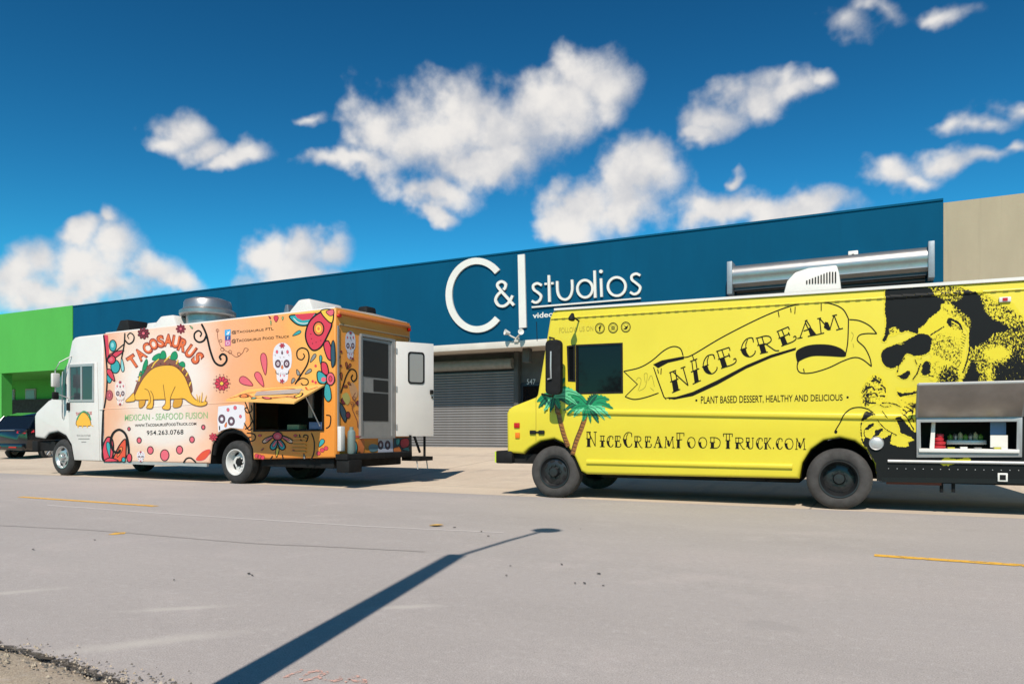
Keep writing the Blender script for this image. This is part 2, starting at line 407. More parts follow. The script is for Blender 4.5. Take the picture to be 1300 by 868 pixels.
def sheet(name, xs, ys, zf, m, kind='structure'):
    mb = MB(); n = len(ys)
    mb.add([(x, y, zf(x, y)) for x in xs for y in ys], [(i * n + j, (i + 1) * n + j, (i + 1) * n + j + 1, i * n + j + 1) for i in range(len(xs) - 1) for j in range(n - 1)])
    o = mb.build(name, m, smooth_ang=60); return tag(o, kind=kind)
def lin(a, b, n): return [a + (b - a) * i / n for i in range(n + 1)]
g = sheet('ground', [-900, 900], [-900, 1200], lambda x, y: -0.25, M_ground)
road = sheet('road', [-300, 300], [0.5, 10.22], lambda x, y: 0.0, M_road)
def apron_z(y): return -0.003 + 0.46 * max(0.0, min(1.0, (y - 13.0) / 8.0)) + (0 if y > 10.3 else 0.0)
apron = sheet('concrete_apron', [-300, -60, -40, -20, 0, 20, 300], [10.2, 12, 13, 14, 16, 18, 20, 21, 24], lambda x, y: apron_z(y) + 0.004, M_conc)
tag(road, 'worn pale grey two lane asphalt road'); tag(apron, 'pale concrete forecourt between road and buildings')
# sandy verge on the camera's side, ragged edge against the asphalt
mb = MB(); xs = lin(-14, 6, 700)
edge = [1.9 + 0.035 * math.sin(x * 3.1) + random.uniform(-0.012, 0.012) + 0.03 * max(0, math.sin(x * 1.3)) for x in xs]
V = []
for x, e in zip(xs, edge):
    V += [(x, -6, 0.05), (x, e - 0.5, 0.035 + random.uniform(-.006, .006)), (x, e - 0.12, 0.04 + random.uniform(-.012, .012)), (x, e, 0.002)]
mb.add(V, [(4 * i + j, 4 * i + 4 + j, 4 * i + 5 + j, 4 * i + 1 + j) for i in range(len(xs) - 1) for j in range(3)])
tag(mb.build('verge', M_sand, smooth_ang=80), 'sandy verge along the near road edge', kind='structure')
mb = MB(); V = []
for x, e in zip(xs, edge): V += [(x, e - 0.035 + random.uniform(-.01, .01), 0.03), (x, e + 0.015 + random.uniform(-.01, .01), 0.012), (x, e + 0.05 + random.uniform(-.02, .02), 0.004)]
mb.add(V, [(3 * i + j, 3 * i + 3 + j, 3 * i + 4 + j, 3 * i + 1 + j) for i in range(len(xs) - 1) for j in range(2)])
def ragged(m):
    t = m.node_tree; b = t.nodes['Principled BSDF']; tcn = t.nodes.new('ShaderNodeTexCoord'); tr = t.nodes.new('ShaderNodeBsdfTransparent'); mx = t.nodes.new('ShaderNodeMixShader')
    t.links.new(MR(t, noise(t, tcn.outputs['Object'], 22, 6, .7), .42, .5), mx.inputs[0]); t.links.new(tr.outputs[0], mx.inputs[1]); t.links.new(b.outputs[0], mx.inputs[2]); t.links.new(mx.outputs[0], t.nodes['Material Output'].inputs[0]); return m
tag(mb.build('road_edge_dirt', ragged(M_dirt), smooth_ang=80), 'dark crumbling dirt between verge and asphalt', kind='structure')
mb = MB()                                             # crumbs of asphalt and gravel along that edge
for i in range(5000):
    x = random.uniform(-8, 2); e = 1.9 + random.gauss(0.0, 0.07); r = random.uniform(0.003, 0.011); z = 0.045 if e < 1.85 else 0.01
    pts = [(x + r * random.uniform(.6, 1.2) * math.cos(a), e + r * random.uniform(.6, 1.2) * math.sin(a), z) for a in (0, 2.1, 4.2)] + [(x, e, z + r)]
    mb.add(pts, [(0, 1, 3), (1, 2, 3), (2, 0, 3)], 0 if random.random() < .6 else 1)
M_crumb = mat('asphalt_crumb', (.13, .115, .10, 1), .9)
tag(mb.build('gravel', [M_crumb, M_sand]), 'loose crumbs of gravel along the road edge', 'gravel', kind='stuff')

# lane paint, cracks and spray marks belong to the road
def paint(name, color, wear=0.5, sc=16, alpha_edge=True):
    m = mat(name, color, 0.75); t = m.node_tree; b = t.nodes['Principled BSDF']
    tcn = t.nodes.new('ShaderNodeTexCoord'); f = noise(t, tcn.outputs['Object'], sc, 8, 0.75)
    tr = t.nodes.new('ShaderNodeBsdfTransparent'); mx = t.nodes.new('ShaderNodeMixShader')
    t.links.new(MR(t, f, wear, wear + 0.08), mx.inputs[0]); t.links.new(tr.outputs[0], mx.inputs[1]); t.links.new(b.outputs[0], mx.inputs[2])
    t.links.new(mx.outputs[0], t.nodes['Material Output'].inputs[0]); return m
M_yel = paint('worn_yellow_paint', srgb(238, 182, 66), 0.39)
M_spray = paint('faded_orange_spray', srgb(222, 176, 160), 0.47, 45)
M_seam = mat('tar_seam', (0.33, 0.30, 0.28, 1), 0.8)
M_palecrack = mat('pale_scuff', (0.545, 0.50, 0.475, 1), 0.85)
flat = lambda a, b, dd: (a, b, dd)
for x0 in (-11.75, 0.44 - 0.55, 12.1, -23.95):
    mb = MB(); n = 24
    V = []
    for i in range(n + 1):
        x = x0 + 3.05 * i / n; V += [(x, 6.58 + random.uniform(-.006, .006), 0.004), (x, 6.69 + random.uniform(-.006, .006), 0.004)]
    mb.add(V, [(2 * i, 2 * i + 2, 2 * i + 3, 2 * i + 1) for i in range(n)])
    mb.build('lane_dash', M_yel, road)
D = Decal(ground_px, flat, 0.003); D.poly([(134, 679), (147, 676), (160, 675.5), (158, 677.5), (146, 678.5)], M_yel); D.build('paint_fleck', road)
def wob(pts, n=30, amp=0.8):
    q = smooth(pts, n); return [(a + random.uniform(-amp, amp), b + random.uniform(-amp, amp) * 0.5) for a, b in q]
D = Decal(ground_px, flat, 0.002)
D.stroke(wob([(-60, 664), (120, 673), (240, 683), (330, 690), (400, 693), (540, 700)], 26, 0.4), 1.0, M_seam)
D.build('crack', road)
D = Decal(ground_px, flat, 0.002)
D.stroke(wob([(60, 641), (200, 651), (340, 660), (470, 668), (640, 676)], 26, .4), 1.1, M_palecrack); D.build('pale_seam', road)
cr = crop(200, 640, 2.1667)
D = Decal(ground_px, flat, 0.003)
for st in ([(345, 478), (385, 462), (400, 455)], [(390, 484), (420, 462), (450, 460), (440, 476), (400, 486)], [(470, 462), (445, 476), (470, 487), (505, 482), (500, 474)], [(515, 490), (545, 474), (575, 490), (520, 484)]):
    D.stroke(smooth(cr(*st), 6), 3.0, M_spray)
D.build('spray_mark', road)

# ------------------------------------------------------------------ buildings
def wallmat(name, c, amt=0.1, stain=0.0):
    m = mat(name, c, 0.85, 0, 0.1); t = m.node_tree; b = t.nodes['Principled BSDF']; tcn = t.nodes.new('ShaderNodeTexCoord'); P = tcn.outputs['Object']
    f = noise(t, V_(t, 'MULTIPLY', P, (1, 1, 0.4)), 0.8, 7, 0.6); dk = tuple(x * (1 - amt) for x in c[:3]) + (1,)
    cc = MIX(t, MR(t, f, 0.35, 0.68), dk, c)
    g2 = noise(t, V_(t, 'MULTIPLY', P, (5, 1, 0.25)), 1.0, 4, 0.6)
    cc = MIX(t, M_(t, 'MULTIPLY', MR(t, g2, 0.55, 0.8), stain), cc, tuple(x * 0.6 for x in c[:3]) + (1,))
    t.links.new(cc, b.inputs['Base Color'])
    bn = N(t, 'ShaderNodeBump', _Strength=0.18, _Distance=0.01); t.links.new(noise(t, P, 25, 5, 0.6), bn.inputs['Height']); t.links.new(bn.outputs[0], b.inputs['Normal'])
    return m
M_blue = wallmat('blue_stucco', srgb(0, 81, 114, 1.0), 0.10, 0.25)
M_green = wallmat('green_stucco', srgb(88, 180, 84, 0.95), 0.06, 0.2)
M_beige = wallmat('beige_block', srgb(196, 181, 154, 0.85), 0.12, 0.35)
M_white = mat('white_paint', srgb(240, 236, 228, 0.92), 0.6, noise_amt=0.08, noise_scale=1.5)
M_trim = mat('cream_trim', srgb(226, 218, 206, 0.9), 0.65, noise_amt=0.12, noise_scale=2)
M_grey = mat('dark_grey_render', (0.11, 0.11, 0.105, 1), 0.8, noise_amt=0.25, noise_scale=1.2)
M_char = mat('charcoal_metal', (0.028, 0.032, 0.04, 1), 0.45, noise_amt=0.2)
M_slat = mat('grey_slat_metal', srgb(150, 149, 148, 0.72), 0.5, 0.0, 0.5, noise_amt=0.15, noise_scale=3)
M_steel = mat('brushed_steel', (0.44, 0.43, 0.42, 1), 0.36, 0.8, noise_amt=0.2, noise_scale=4)
M_alu = mat('aluminium', (0.60, 0.59, 0.57, 1), 0.45, 0.5, noise_amt=0.12, noise_scale=5)
M_black = mat('black_rubber', (0.016, 0.016, 0.017, 1), 0.6, noise_amt=0.3, noise_scale=8)
M_glass = mat('dark_glass', (0.006, 0.007, 0.008, 1), 0.04, 0, 0.2)
M_bitumen = mat('roof_bitumen', (0.25, 0.25, 0.24, 1), 0.9, noise_amt=0.2)

YF, YR, ZT, ZB = 20.0, 21.5, 6.38, 3.57
XB0, XB1 = at_Y(93, 389, YF).x, at_Y(1197.5, 257, YF).x
RX0, RX1 = -19.5, -6.6                                  # recess under the blue wall
blue = empty('blue_building', (0, YF, 0.2), 0, 'long blue stucco studio building with white sign letters and rolling shutters', 'building')
def B(name, x0, x1, y0, y1, z0, z1, m, parent, bevel=0.0):
    o = MB().box(x0, x1, y0 - YF, y1 - YF, z0 - 0.2, z1 - 0.2).build(name, m, parent, bevel); return o
mb = MB()
mb.prism([(XB0, 0.0 - .2), (RX0, 0.0 - .2), (RX0, ZB - .2), (RX1, ZB - .2), (RX1, -.2), (XB1, -.2), (XB1, ZT - .2), (XB0, ZT - .2)], 'y', 0.0, 0.3)
mb.build('wall', M_blue, blue)
B('parapet_cap', XB0, XB1, YF - 0.025, YF + 0.33, ZT, ZT + 0.05, M_blue, blue)
B('roof', XB0, XB1, YF + 0.31, YF + 15, ZT - 0.5, ZT - 0.4, M_bitumen, blue)
B('rear_wall', XB0, XB1, YF + 14.7, YF + 15, 0, ZT - 0.51, M_blue, blue)
B('soffit', RX0, RX1, YF + 0.305, YR + 0.3, ZB, ZB + 0.1, M_trim, blue)
B('trim_beam', RX0 - 0.1, RX1 + 0.1, YF - 0.06, YF - 0.004, ZB - 0.05, ZB + 0.15, M_trim, blue, 0.008)
SX1 = at_Y(655, 500, YR).x; SX0 = SX1 - 4.4
B('recess_wall', RX0, SX0 - 0.1, YR, YR + 0.2, 0, ZB - 0.003, M_grey, blue)
B('recess_side', RX0 - 0.2, RX0 - 0.003, YF + 0.303, YR + 0.2, 0, ZB - 0.003, M_blue, blue); B('recess_side', RX1 + 0.003, RX1 + 0.2, YF + 0.303, YR + 0.2, 0, ZB - 0.003, M_blue, blue)
B('jamb', SX0 - 0.1, SX0, YR - 0.12, YR + 0.1, 0.3, ZB - .004, M_char, blue); B('jamb', SX1, SX1 + 0.16, YR - 0.16, YR + 0.1, 0.3, ZB - .004, M_grey, blue, 0.01)
B('lintel', SX0, SX1, YR - 0.02, YR + 0.2, 3.05, ZB - .004, M_grey, blue)
hood = MB().cyl((SX0, YR - 0.22 - YF, 3.18 - .2), (SX1, YR - 0.22 - YF, 3.18 - .2), 0.17, 20).build('shutter_hood', mat('hood_paint', (0.27, 0.26, 0.235, 1), 0.5, noise_amt=.2), blue, smooth_ang=40)
def slat_mesh(L, h, m, name):
    prof = [(-0.0, 0.0), (-0.022, h * 0.2), (-0.030, h * 0.5), (-0.022, h * 0.8), (0, h * 0.96), (0.02, h * 0.96), (0.02, 0)]
    mb = MB(); mb.prism(prof, 'x', 0, L); return mb.build(name, m, None, smooth_ang=50)
def shutter(x0, x1, y, z0, z1, h, m, parent):
    base = MB().box(x0, x1, y + 0.04 - YF, y + 0.06 - YF, z0 - .2, z1 - .2).build('shutter', M_char, parent)
    first = slat_mesh(x1 - x0, h, m, 'slat'); n = int((z1 - z0) / h)
    for i in range(n):
        o = first if i == 0 else first.copy()
        if i: col.objects.link(o)
        o.parent = base; o.location = (x0, y - YF, z0 - .2 + i * h)
    MB().box(x0, x1, y - 0.05 - YF, y + 0.035 - YF, z0 - 0.05 - .2, z0 - .2).build('bottom_bar', M_slat, base)
    return base
shutter(SX0 + .005, SX1 - .005, YR - 0.04, 0.50, 3.04, 0.088, M_slat, blue)
# glazed entrance beside the shutter
DX0, DX1 = SX1 + 0.16, RX1 - .004
B('entrance_wall', DX0 + 0.002, DX1, YR + 0.05, YR + 0.2, 2.55, ZB - .005, M_grey, blue)
dr = B('entrance_door', DX0 + 0.003, DX0 + 1.2, YR + 0.02, YR + 0.08, 0.46, 2.54, M_char, blue)
MB().box(DX0 + 0.1, DX0 + 1.1, YR - 0.0 - YF, YR + 0.019 - YF, 1.75 - .2, 2.45 - .2).build('pane', M_glass, dr)
MB().box(DX0 + 0.1, DX0 + 1.1, YR - 0.0 - YF, YR + 0.019 - YF, 0.6 - .2, 1.5 - .2).build('pane', M_glass, dr)
MB().box(DX0 + 0.04, DX0 + 1.16, YR - 0.03 - YF, YR + 0.0185 - YF, 1.53 - .2, 1.68 - .2).build('push_bar', M_alu, dr)
B('entrance_wall', DX0 + 1.203, DX1, YR + 0.05, YR + 0.2, 0, 2.548, M_grey, blue)
wp = lambda y: (lambda u, v: (lambda p: (p.x, p.z - .2))(at_Y(u, v, y)))
w3 = lambda y: (lambda a, b, dd: (a, y - YF - dd, b))
c9 = crop(640, 430, 9.64)
D = Decal(wp(YR + .0), w3(YR + .0), 0.003); D.text('547', c9((278, 556), (384, 556), (384, 492), (278, 492)), M_white); D.build('house_number', dr)
MB().box(DX0 + .5, DX0 + .75, YF + .6 - YF, YF + .85 - YF, ZB - .45 - .2, ZB - .012 - .2).build('soffit_lamp', M_grey, blue, .03)

# tall rolling door on the front of the blue wall, mostly behind the yellow truck
HX0, HX1 = at_Y(931, 340, YF - .3).x, at_Y(1178, 330, YF - .3).x
shutter(HX0 + .05, HX1 - .05, YF - 0.10, 0.45, 4.72, 0.088, mat('dark_slat', (0.05, 0.055, 0.06, 1), 0.5), blue)
mb = MB()
prof = [(-0.42, 4.78)] + [(-0.20 - 0.24 * math.cos(t), 5.02 + 0.26 * math.sin(t)) for t in lin(-0.5, 1.5, 10)] + [(-0.01, 5.30), (-0.01, 4.74), (-0.3, 4.70)]
mb.prism([(y, z - .2) for y, z in prof], 'x', HX0, HX1)
hd = mb.build('door_hood', M_steel, blue, smooth_ang=40)
mb = MB().box(HX0 + 0.02, HX1 - 0.02, -0.30, -0.13, 4.62 - .2, 4.70 - .2); mb.build('hood_lip', M_char, blue)
for x in (HX0, HX1):
    s = -1 if x == HX0 else 1
    MB().box(min(x, x + s * 0.13), max(x, x + s * 0.13), -0.48, -0.006, 4.52 - .2, 5.36 - .2).build('end_bracket', mat('galvanised', srgb(150, 160, 168), 0.5, 0.3, noise_amt=.15), blue, 0.01)

green = empty('green_building', (XB0 - 8, YF, .2), 0, 'bright green stucco building with shaded recess beside the blue one', 'building')
GX0, GX1 = -62.0, XB0 - 0.004
def G(name, x0, x1, y0, y1, z0, z1, m, bevel=0.0, parent=green):
    return MB().box(x0 - (XB0 - 8), x1 - (XB0 - 8), y0 - YF, y1 - YF, z0 - .2, z1 - .2).build(name, m, parent, bevel)
zg = at_Y(0, 474, YF).z
G('wall', GX0, GX1, YF - 0.03, YF + 0.3, zg, ZT + 0.06, M_green); G('roof', GX0, GX1, YF + .302, YF + 15, ZT - .6, ZT - .5, M_bitumen)
xp = at_Y(2.5, 490, YF).x
G('pillar', xp - 0.5, xp, YF - 0.02, YF + 0.45, 0.3, zg - .003, M_green); G('pillar', GX1 - 0.5, GX1, YF - 0.02, YF + 0.45, 0.3, zg - .003, M_green)
G('soffit', GX0, GX1, YF + .302, YF + 3.5, zg + .002, zg + .1, M_green); G('recess_wall', GX0, GX1, YF + 3.3, YF + 3.5, 0, zg, M_green)
zb = at_Y(30, 507, YF + 3.15).z
G('dark_screen', GX0, GX1, YF + 3.15, YF + 3.25, 0.3, zb, mat('black_screen', (0.012, 0.013, 0.014, 1), 0.7, noise_amt=.3))
for (u0, u1, v0, v1) in ((6, 17, 494, 507), (31, 44, 493, 507)):
    a, b = at_Y(u0, v1, YF + 3.2), at_Y(u1, v0, YF + 3.2)
    w = G('window', a.x, b.x, YF + 3.24, YF + 3.29, zb + 0.003, b.z, mat('window_board', srgb(176, 176, 172, .8), .6)); 
    MB().box(a.x + .08 - (XB0 - 8), b.x - .08 - (XB0 - 8), 3.22, 3.238, zb + .05 - .2, b.z - .08 - .2).build('pane', mat('pale_glass', srgb(120, 130, 140), .15), w)

beige = empty('beige_building', (XB1 + 6, YF, .2), 0, 'plain beige block building joined to the blue one', 'building')
zr = at_Y(1300, 245.3, YF).z
mb = MB(); x0 = XB1 + .004 - (XB1 + 6)
mb.prism([(x0, -.2), (24, -.2), (24, zr - .2), (x0, ZT - .05 - .2)], 'y', 0.02, 0.32); mb.build('wall', M_beige, beige)
MB().box(x0, 24, .322, 15, ZT - .9, ZT - .8).build('roof', M_bitumen, beige)

# ------------------------------------------------------------------ wall sign, letter by letter
sign = empty('wall_sign', (at_Y(690, 380, YF).x, YF, 3.9), 0, 'white raised letters C&I studios on the blue wall', 'sign')
SO = sign.location.copy()
spx = lambda u, v: (lambda p: (p.x - SO.x, p.z - SO.z))(at_Y(u, v, YF))
def letter(loops_px, name='letter'):
    mb = MB()
    for k_, lp in enumerate(loops_px):
        L = [[spx(*p) for p in l] for l in lp]
        mb.prism(L[0], 'y', -0.062 - .002 * k_, -0.003, 0, holes=L[1:])
    return mb.build(name, M_white, sign)
def outline(px, w):
    P = [Vector(p) for p in px]; n = len(P); L = []; Q = []
    for i in range(n):
        t = (P[min(i + 1, n - 1)] - P[max(i - 1, 0)]).normalized(); nn = Vector((-t.y, t.x)) * w / 2
        L.append(tuple(P[i] + nn)); Q.append(tuple(P[i] - nn))
    return L + Q[::-1]
def arc(cx, cy, rx, ry, a0, a1, n=40): return [(cx + rx * math.cos(R(a)), cy + ry * math.sin(R(a))) for a in lin(a0, a1, n)]
cs = crop(540, 300, 3.947); s_ = 1 / 3.947
letter([[outline(cs(*arc(262, 296, 140, 171, -43, -317)), 32 * s_)]])
letter([[cs((467, 95), (501, 91), (510, 457), (474, 461))]])
letter([[outline(smooth(cs((447, 347), (420, 316), (385, 277), (366, 252), (369, 236), (388, 228), (405, 240), (404, 258), (395, 268)), 5), 13 * s_)], [outline(smooth(cs((383, 279), (365, 297), (356, 322), (370, 346), (398, 350), (424, 330), (441, 298)), 5), 13 * s_)]])
letter([[outline(smooth(cs((587, 247), (565, 237), (545, 247), (547, 268), (565, 281), (583, 300), (576, 322), (556, 333), (537, 325)), 5), 12 * s_)]])
letter([[cs((616, 197), (628, 196), (632, 329), (619, 330))], [cs((601, 235), (613, 234.5), (613.5, 244.5), (601, 245.5))], [cs((634, 232), (646, 231), (646, 242), (634, 243))]])
letter([[outline(smooth(cs((664, 226), (666, 278), (678, 307), (703, 318), (726, 306), (739, 272), (738, 219)), 6), 12 * s_)]])
ring = lambda cx, cy, rx, ry, w: [cs(*arc(cx, cy, rx + w / 2, ry + w / 2, 0, 351, 40)), cs(*arc(cx, cy, rx - w / 2, ry - w / 2, 0, 351, 40))]
letter([ring(803, 264, 38, 43, 12), [cs((845, 174), (857, 173), (861, 308), (848, 310))]])
letter([[cs((877, 213), (889, 212), (892, 304), (880, 305))], [cs(*arc(883, 178, 9, 9, 0, 340, 17))]])
letter([ring(962, 253, 44, 46, 12)])
letter([[outline(smooth(cs((1080, 198), (1059, 189), (1038, 199), (1038, 219), (1058, 235), (1079, 256), (1071, 281), (1049, 291), (1029, 281)), 5), 12 * s_)]])
letter([[cs((537, 352), (1082, 308), (1082, 315), (537, 360))]], 'underline')
D = Decal(spx, lambda a, b, dd: (a, -dd, b), 0.004); D.text('video', cs((538, 411), (642, 403), (642, 375), (538, 384)), M_white, 0.02); D.build('lettering', sign)

# twin floodlight under the sign
p = at_Y(655, 427, YF - .12)
fl = empty('floodlight', (p.x, YF - .06, ZB + .2), 0, 'white twin-head floodlight mounted on the trim below the sign letters', 'floodlight')
mb = MB().box(-.07, .07, -.06, .055, -.1, .04); mb.build('base', M_trim, fl, .01)
for s in (-1, 1):
    MB().tube([(s * .03, -.08, .02), (s * .12, -.13, .07), (s * .2, -.16, .13)], .025).build('arm', M_trim, fl, smooth_ang=50)
    MB().lathe([(.001, 0), (.045, 0), (.06, .06), (.09, .16), (.085, .162), (.001, .13)], (s * .17, -.14, .16), (s * .6, -.75, .05 if s > 0 else .2), 18).build('lamp_head', M_white, fl, smooth_ang=40)
p = at_Y(1083, 324, YF - .2)
cb = empty('junction_box', (p.x, YF, p.z), 0, 'small white box on the blue wall above the steel door hood', 'box')
MB().box(-.11, .11, -.2, -.005, -.13, .11).build('housing', M_white, cb, .015); MB().cyl((0, -.2, -.02), (0, -.26, -.03), .05, 14).build('lens', M_glass, cb)
MB().cyl((.12, -.05, -.09), (.45, -.05, -.09), .018, 8).build('conduit', M_alu, cb)

# ------------------------------------------------------------------ shared vehicle pieces
M_tyre = mat('tyre_rubber', (0.030, 0.029, 0.028, 1), 0.8, noise_amt=0.35, noise_scale=9, bump=0.2, bump_scale=40)
M_tyre_dusty = mat('dusty_tyre', (0.062, 0.056, 0.052, 1), 0.85, noise_amt=0.35, noise_scale=7, bump=0.2, bump_scale=40)
M_rimw = mat('white_wheel', srgb(232, 230, 226, .9), 0.4, noise_amt=0.15, noise_scale=12)
M_chrome = mat('polished_alloy', (0.70, 0.69, 0.67, 1), 0.3, 0.75, noise_amt=0.15, noise_scale=10)
M_rimb = mat('black_wheel', (0.020, 0.020, 0.021, 1), 0.35, noise_amt=0.4, noise_scale=9)
M_hole = mat('dark_void', (0.004, 0.004, 0.004, 1), 0.9)
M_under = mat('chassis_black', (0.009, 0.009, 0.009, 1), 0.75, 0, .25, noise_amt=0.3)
M_cab = mat('white_truck_paint', srgb(232, 227, 220, .93), 0.32, 0, 0.5, noise_amt=0.05, noise_scale=2.0)
M_tyel = mat('yellow_truck_paint', srgb(246, 226, 66, .86), 0.30, 0, 0.4, noise_amt=0.05, noise_scale=1.3)
M_amber = mat('amber_lens', srgb(235, 120, 20), 0.2); M_redl = mat('red_lens', srgb(190, 20, 16), 0.2)
K = mat('print_black', (0.011, 0.010, 0.011, 1), 0.5, 0, .2); 
def ink(name, *c, k=0.92): return mat('print_' + name, srgb(*c, k), 0.45)
RD, TL, OR, YL = ink('red', 224, 62, 84), ink('teal', 62, 168, 172), ink('orange', 240, 134, 70), ink('yellow', 252, 204, 74)
DR, WH, PK = ink('maroon', 132, 38, 52), ink('white', 246, 240, 236), ink('pink', 236, 104, 120)
BR, GN, LG, GY = ink('brown', 140, 88, 72), ink('leaf', 34, 150, 96), ink('soft_green', 146, 190, 128), ink('grey', 150, 146, 142)
OL = ink('olive', 176, 164, 40); TAN = ink('taco', 250, 190, 62); TB = ink('taco_line', 120, 60, 26); BLU = ink('icon_blue', 70, 176, 232)
SKL = ink('skull', 236, 232, 238); EYE = ink('skull_eye', 110, 78, 92)

def wheel(parent, c, rad, w, style, tyre=M_tyre, far=False):
    """tyre is the part, its rim and hub the sub-parts; outer face towards -y (or +y on the far side)"""
    ax = (0, 1, 0) if far else (0, -1, 0); rr = rad * 0.60
    mb = MB(); g = 0.012
    prof = [(rr, 0.03), (rr + .02, 0.0), (rad - .07, -.005), (rad - .02, .025)]
    for k in range(4):
        h0 = 0.045 + (w - 0.09) * k / 4; h1 = 0.045 + (w - 0.09) * (k + 1) / 4
        prof += [(rad, h0), (rad, h1 - .012), (rad - g, h1 - .010), (rad - g, h1 - .002)]
    prof += [(rad - .004, w - .045), (rad - .02, w - .025), (rad - .05, w + .002), (rad - .10, w + .008), (rr + .035, w + .002), (rr + .015, w - .004), (rr, w - .02)]
    ty = mb.lathe(prof, (0, 0, 0), ax, 48, 0, True).build('wheel', tyre, parent, smooth_ang=40); ty.location = c
    mats = {'dish': [M_rimw, M_hole, M_rimw, M_under], 'alloy': [M_chrome, M_hole, M_chrome, M_chrome], 'black': [M_rimb, M_hole, M_rimb, M_rimb], 'blackdish': [M_rimb, M_hole, M_rimb, M_rimb]}[style]
    mb = MB()
    dish = 0.13 if style in ('dish', 'blackdish') else 0.045; hb = 0.05 if style in ('dish', 'blackdish') else 0.075
    mb.lathe([(rr + .004, w - .02), (rr + .004, w + .004), (rr - .012, w + .002), (rr - .03, w - .03), (rr * .80, w - dish), (rr * .55, w - dish + .02), (rr * .42, w - dish + .02), (rr * .42, w - dish + .012), (.001, w - dish + .012)], (0, 0, 0), ax, 40, 0)
    rim = mb.build('rim', mats, ty, smooth_ang=35)
    s = -1 if not far else 1
    hm = MB(); nh = {'dish': 4, 'alloy': 5, 'black': 8, 'blackdish': 4}[style]
    for i in range(nh):
        a = 2 * math.pi * (i + .35) / nh; r = rr * .69; hx = .045 if nh < 6 else .03
        q = [(r * math.cos(a) + hx * 1.3 * math.cos(t) * -math.sin(a) + hx * .62 * math.sin(t) * math.cos(a), r * math.sin(a) + hx * 1.3 * math.cos(t) * math.cos(a) + hx * .62 * math.sin(t) * math.sin(a)) for t in lin(0, 2 * math.pi * 13 / 14, 13)]
        hm.prism(q, 'y', s * (w - dish + .003), s * (w - dish + .0155))
    hm.build('hand_holes', M_hole, ty)
    mb = MB()
    mb.lathe([(rr * .33, w - dish + .01), (rr * .31, w - dish + hb), (rr * .26, w - dish + hb + .015), (.001, w - dish + hb + .018)], (0, 0, 0), ax, 20, 3)
    for i in range(8):
        a = 2 * math.pi * i / 8; p = Vector((rr * .40 * math.cos(a), s * (w - dish + .012), rr * .40 * math.sin(a)))
        mb.cyl(p, p + Vector((0, s * .03, 0)), .014, 6, 2)
    mb.build('hub', mats, ty, smooth_ang=35)
    return ty

def shell(outline_, holes, y0, y1, r, m, name, parent, wall=0.05, hole_m=None):
    """body panel with openings: rounded near edge, far side closed"""
    mb = MB()
    loops = []
    for k in range(4):
        th = math.pi / 2 * k / 3; loops.append((y0 + r * (1 - math.sin(th)), offset_poly(outline_, r * (1 - math.cos(th)))))
    inner = loops[-1][1]
    L = [inner] + [list(h) for h in holes]; fl = [p for l in L for p in l]
    tris = tessellate_polygon([[Vector((p[0], p[1], 0)) for p in l] for l in L])
    mb.add([(p[0], y0, p[1]) for p in fl], tris)
    seq = [(y1 - r, outline_)] + loops; n = len(outline_)
    far = [(y1 - r * (1 - math.sin(math.pi / 2 * k / 3)), offset_poly(outline_, r * (1 - math.cos(math.pi / 2 * k / 3)))) for k in (3, 2, 1)]
    seq = far + seq
    for (ya, A), (yb, Bq) in zip(seq, seq[1:]):
        mb.add([(p[0], ya, p[1]) for p in A] + [(p[0], yb, p[1]) for p in Bq], [(i, (i + 1) % n, n + (i + 1) % n, n + i) for i in range(n)])
    mb.add([(p[0], y1, p[1]) for p in far[0][1]], tessellate_polygon([[Vector((p[0], p[1], 0)) for p in far[0][1]]]))
    for h in holes:
        k = len(h); mb.add([(p[0], y0, p[1]) for p in h] + [(p[0], y0 + wall, p[1]) for p in h], [(i, (i + 1) % k, k + (i + 1) % k, k + i) for i in range(k)])
    return mb.build(name, m, parent, smooth_ang=32, weld=True)

def panel(poly, y0, y1, m, name, parent, holes=(), bevel=0.0):
    return MB().prism(poly, 'y', y0, y1, 0, holes).build(name, m, parent, bevel)

def wheel_well(parent, arch, y0, y1, m=M_under):
    """black liner under an arch (points from one foot of the arch to the other) and the plate closing it"""
    mb = MB(); n = len(arch); A = offset_poly(list(arch), .0)
    cx_, cz_ = sum(p[0] for p in arch) / n, min(p[1] for p in arch)
    A = [(p[0] + (cx_ - p[0]) * .03, p[1] - .012) for p in arch]
    mb.add([(p[0], y0, p[1]) for p in A] + [(p[0], y1, p[1]) for p in A], [(i, i + 1, n + i + 1, n + i) for i in range(n - 1)])
    mb.add([(p[0], y1, p[1]) for p in A], tessellate_polygon([[Vector((p[0], p[1], 0)) for p in A]]))
    return mb.build('wheel_well', m, parent, smooth_ang=50)

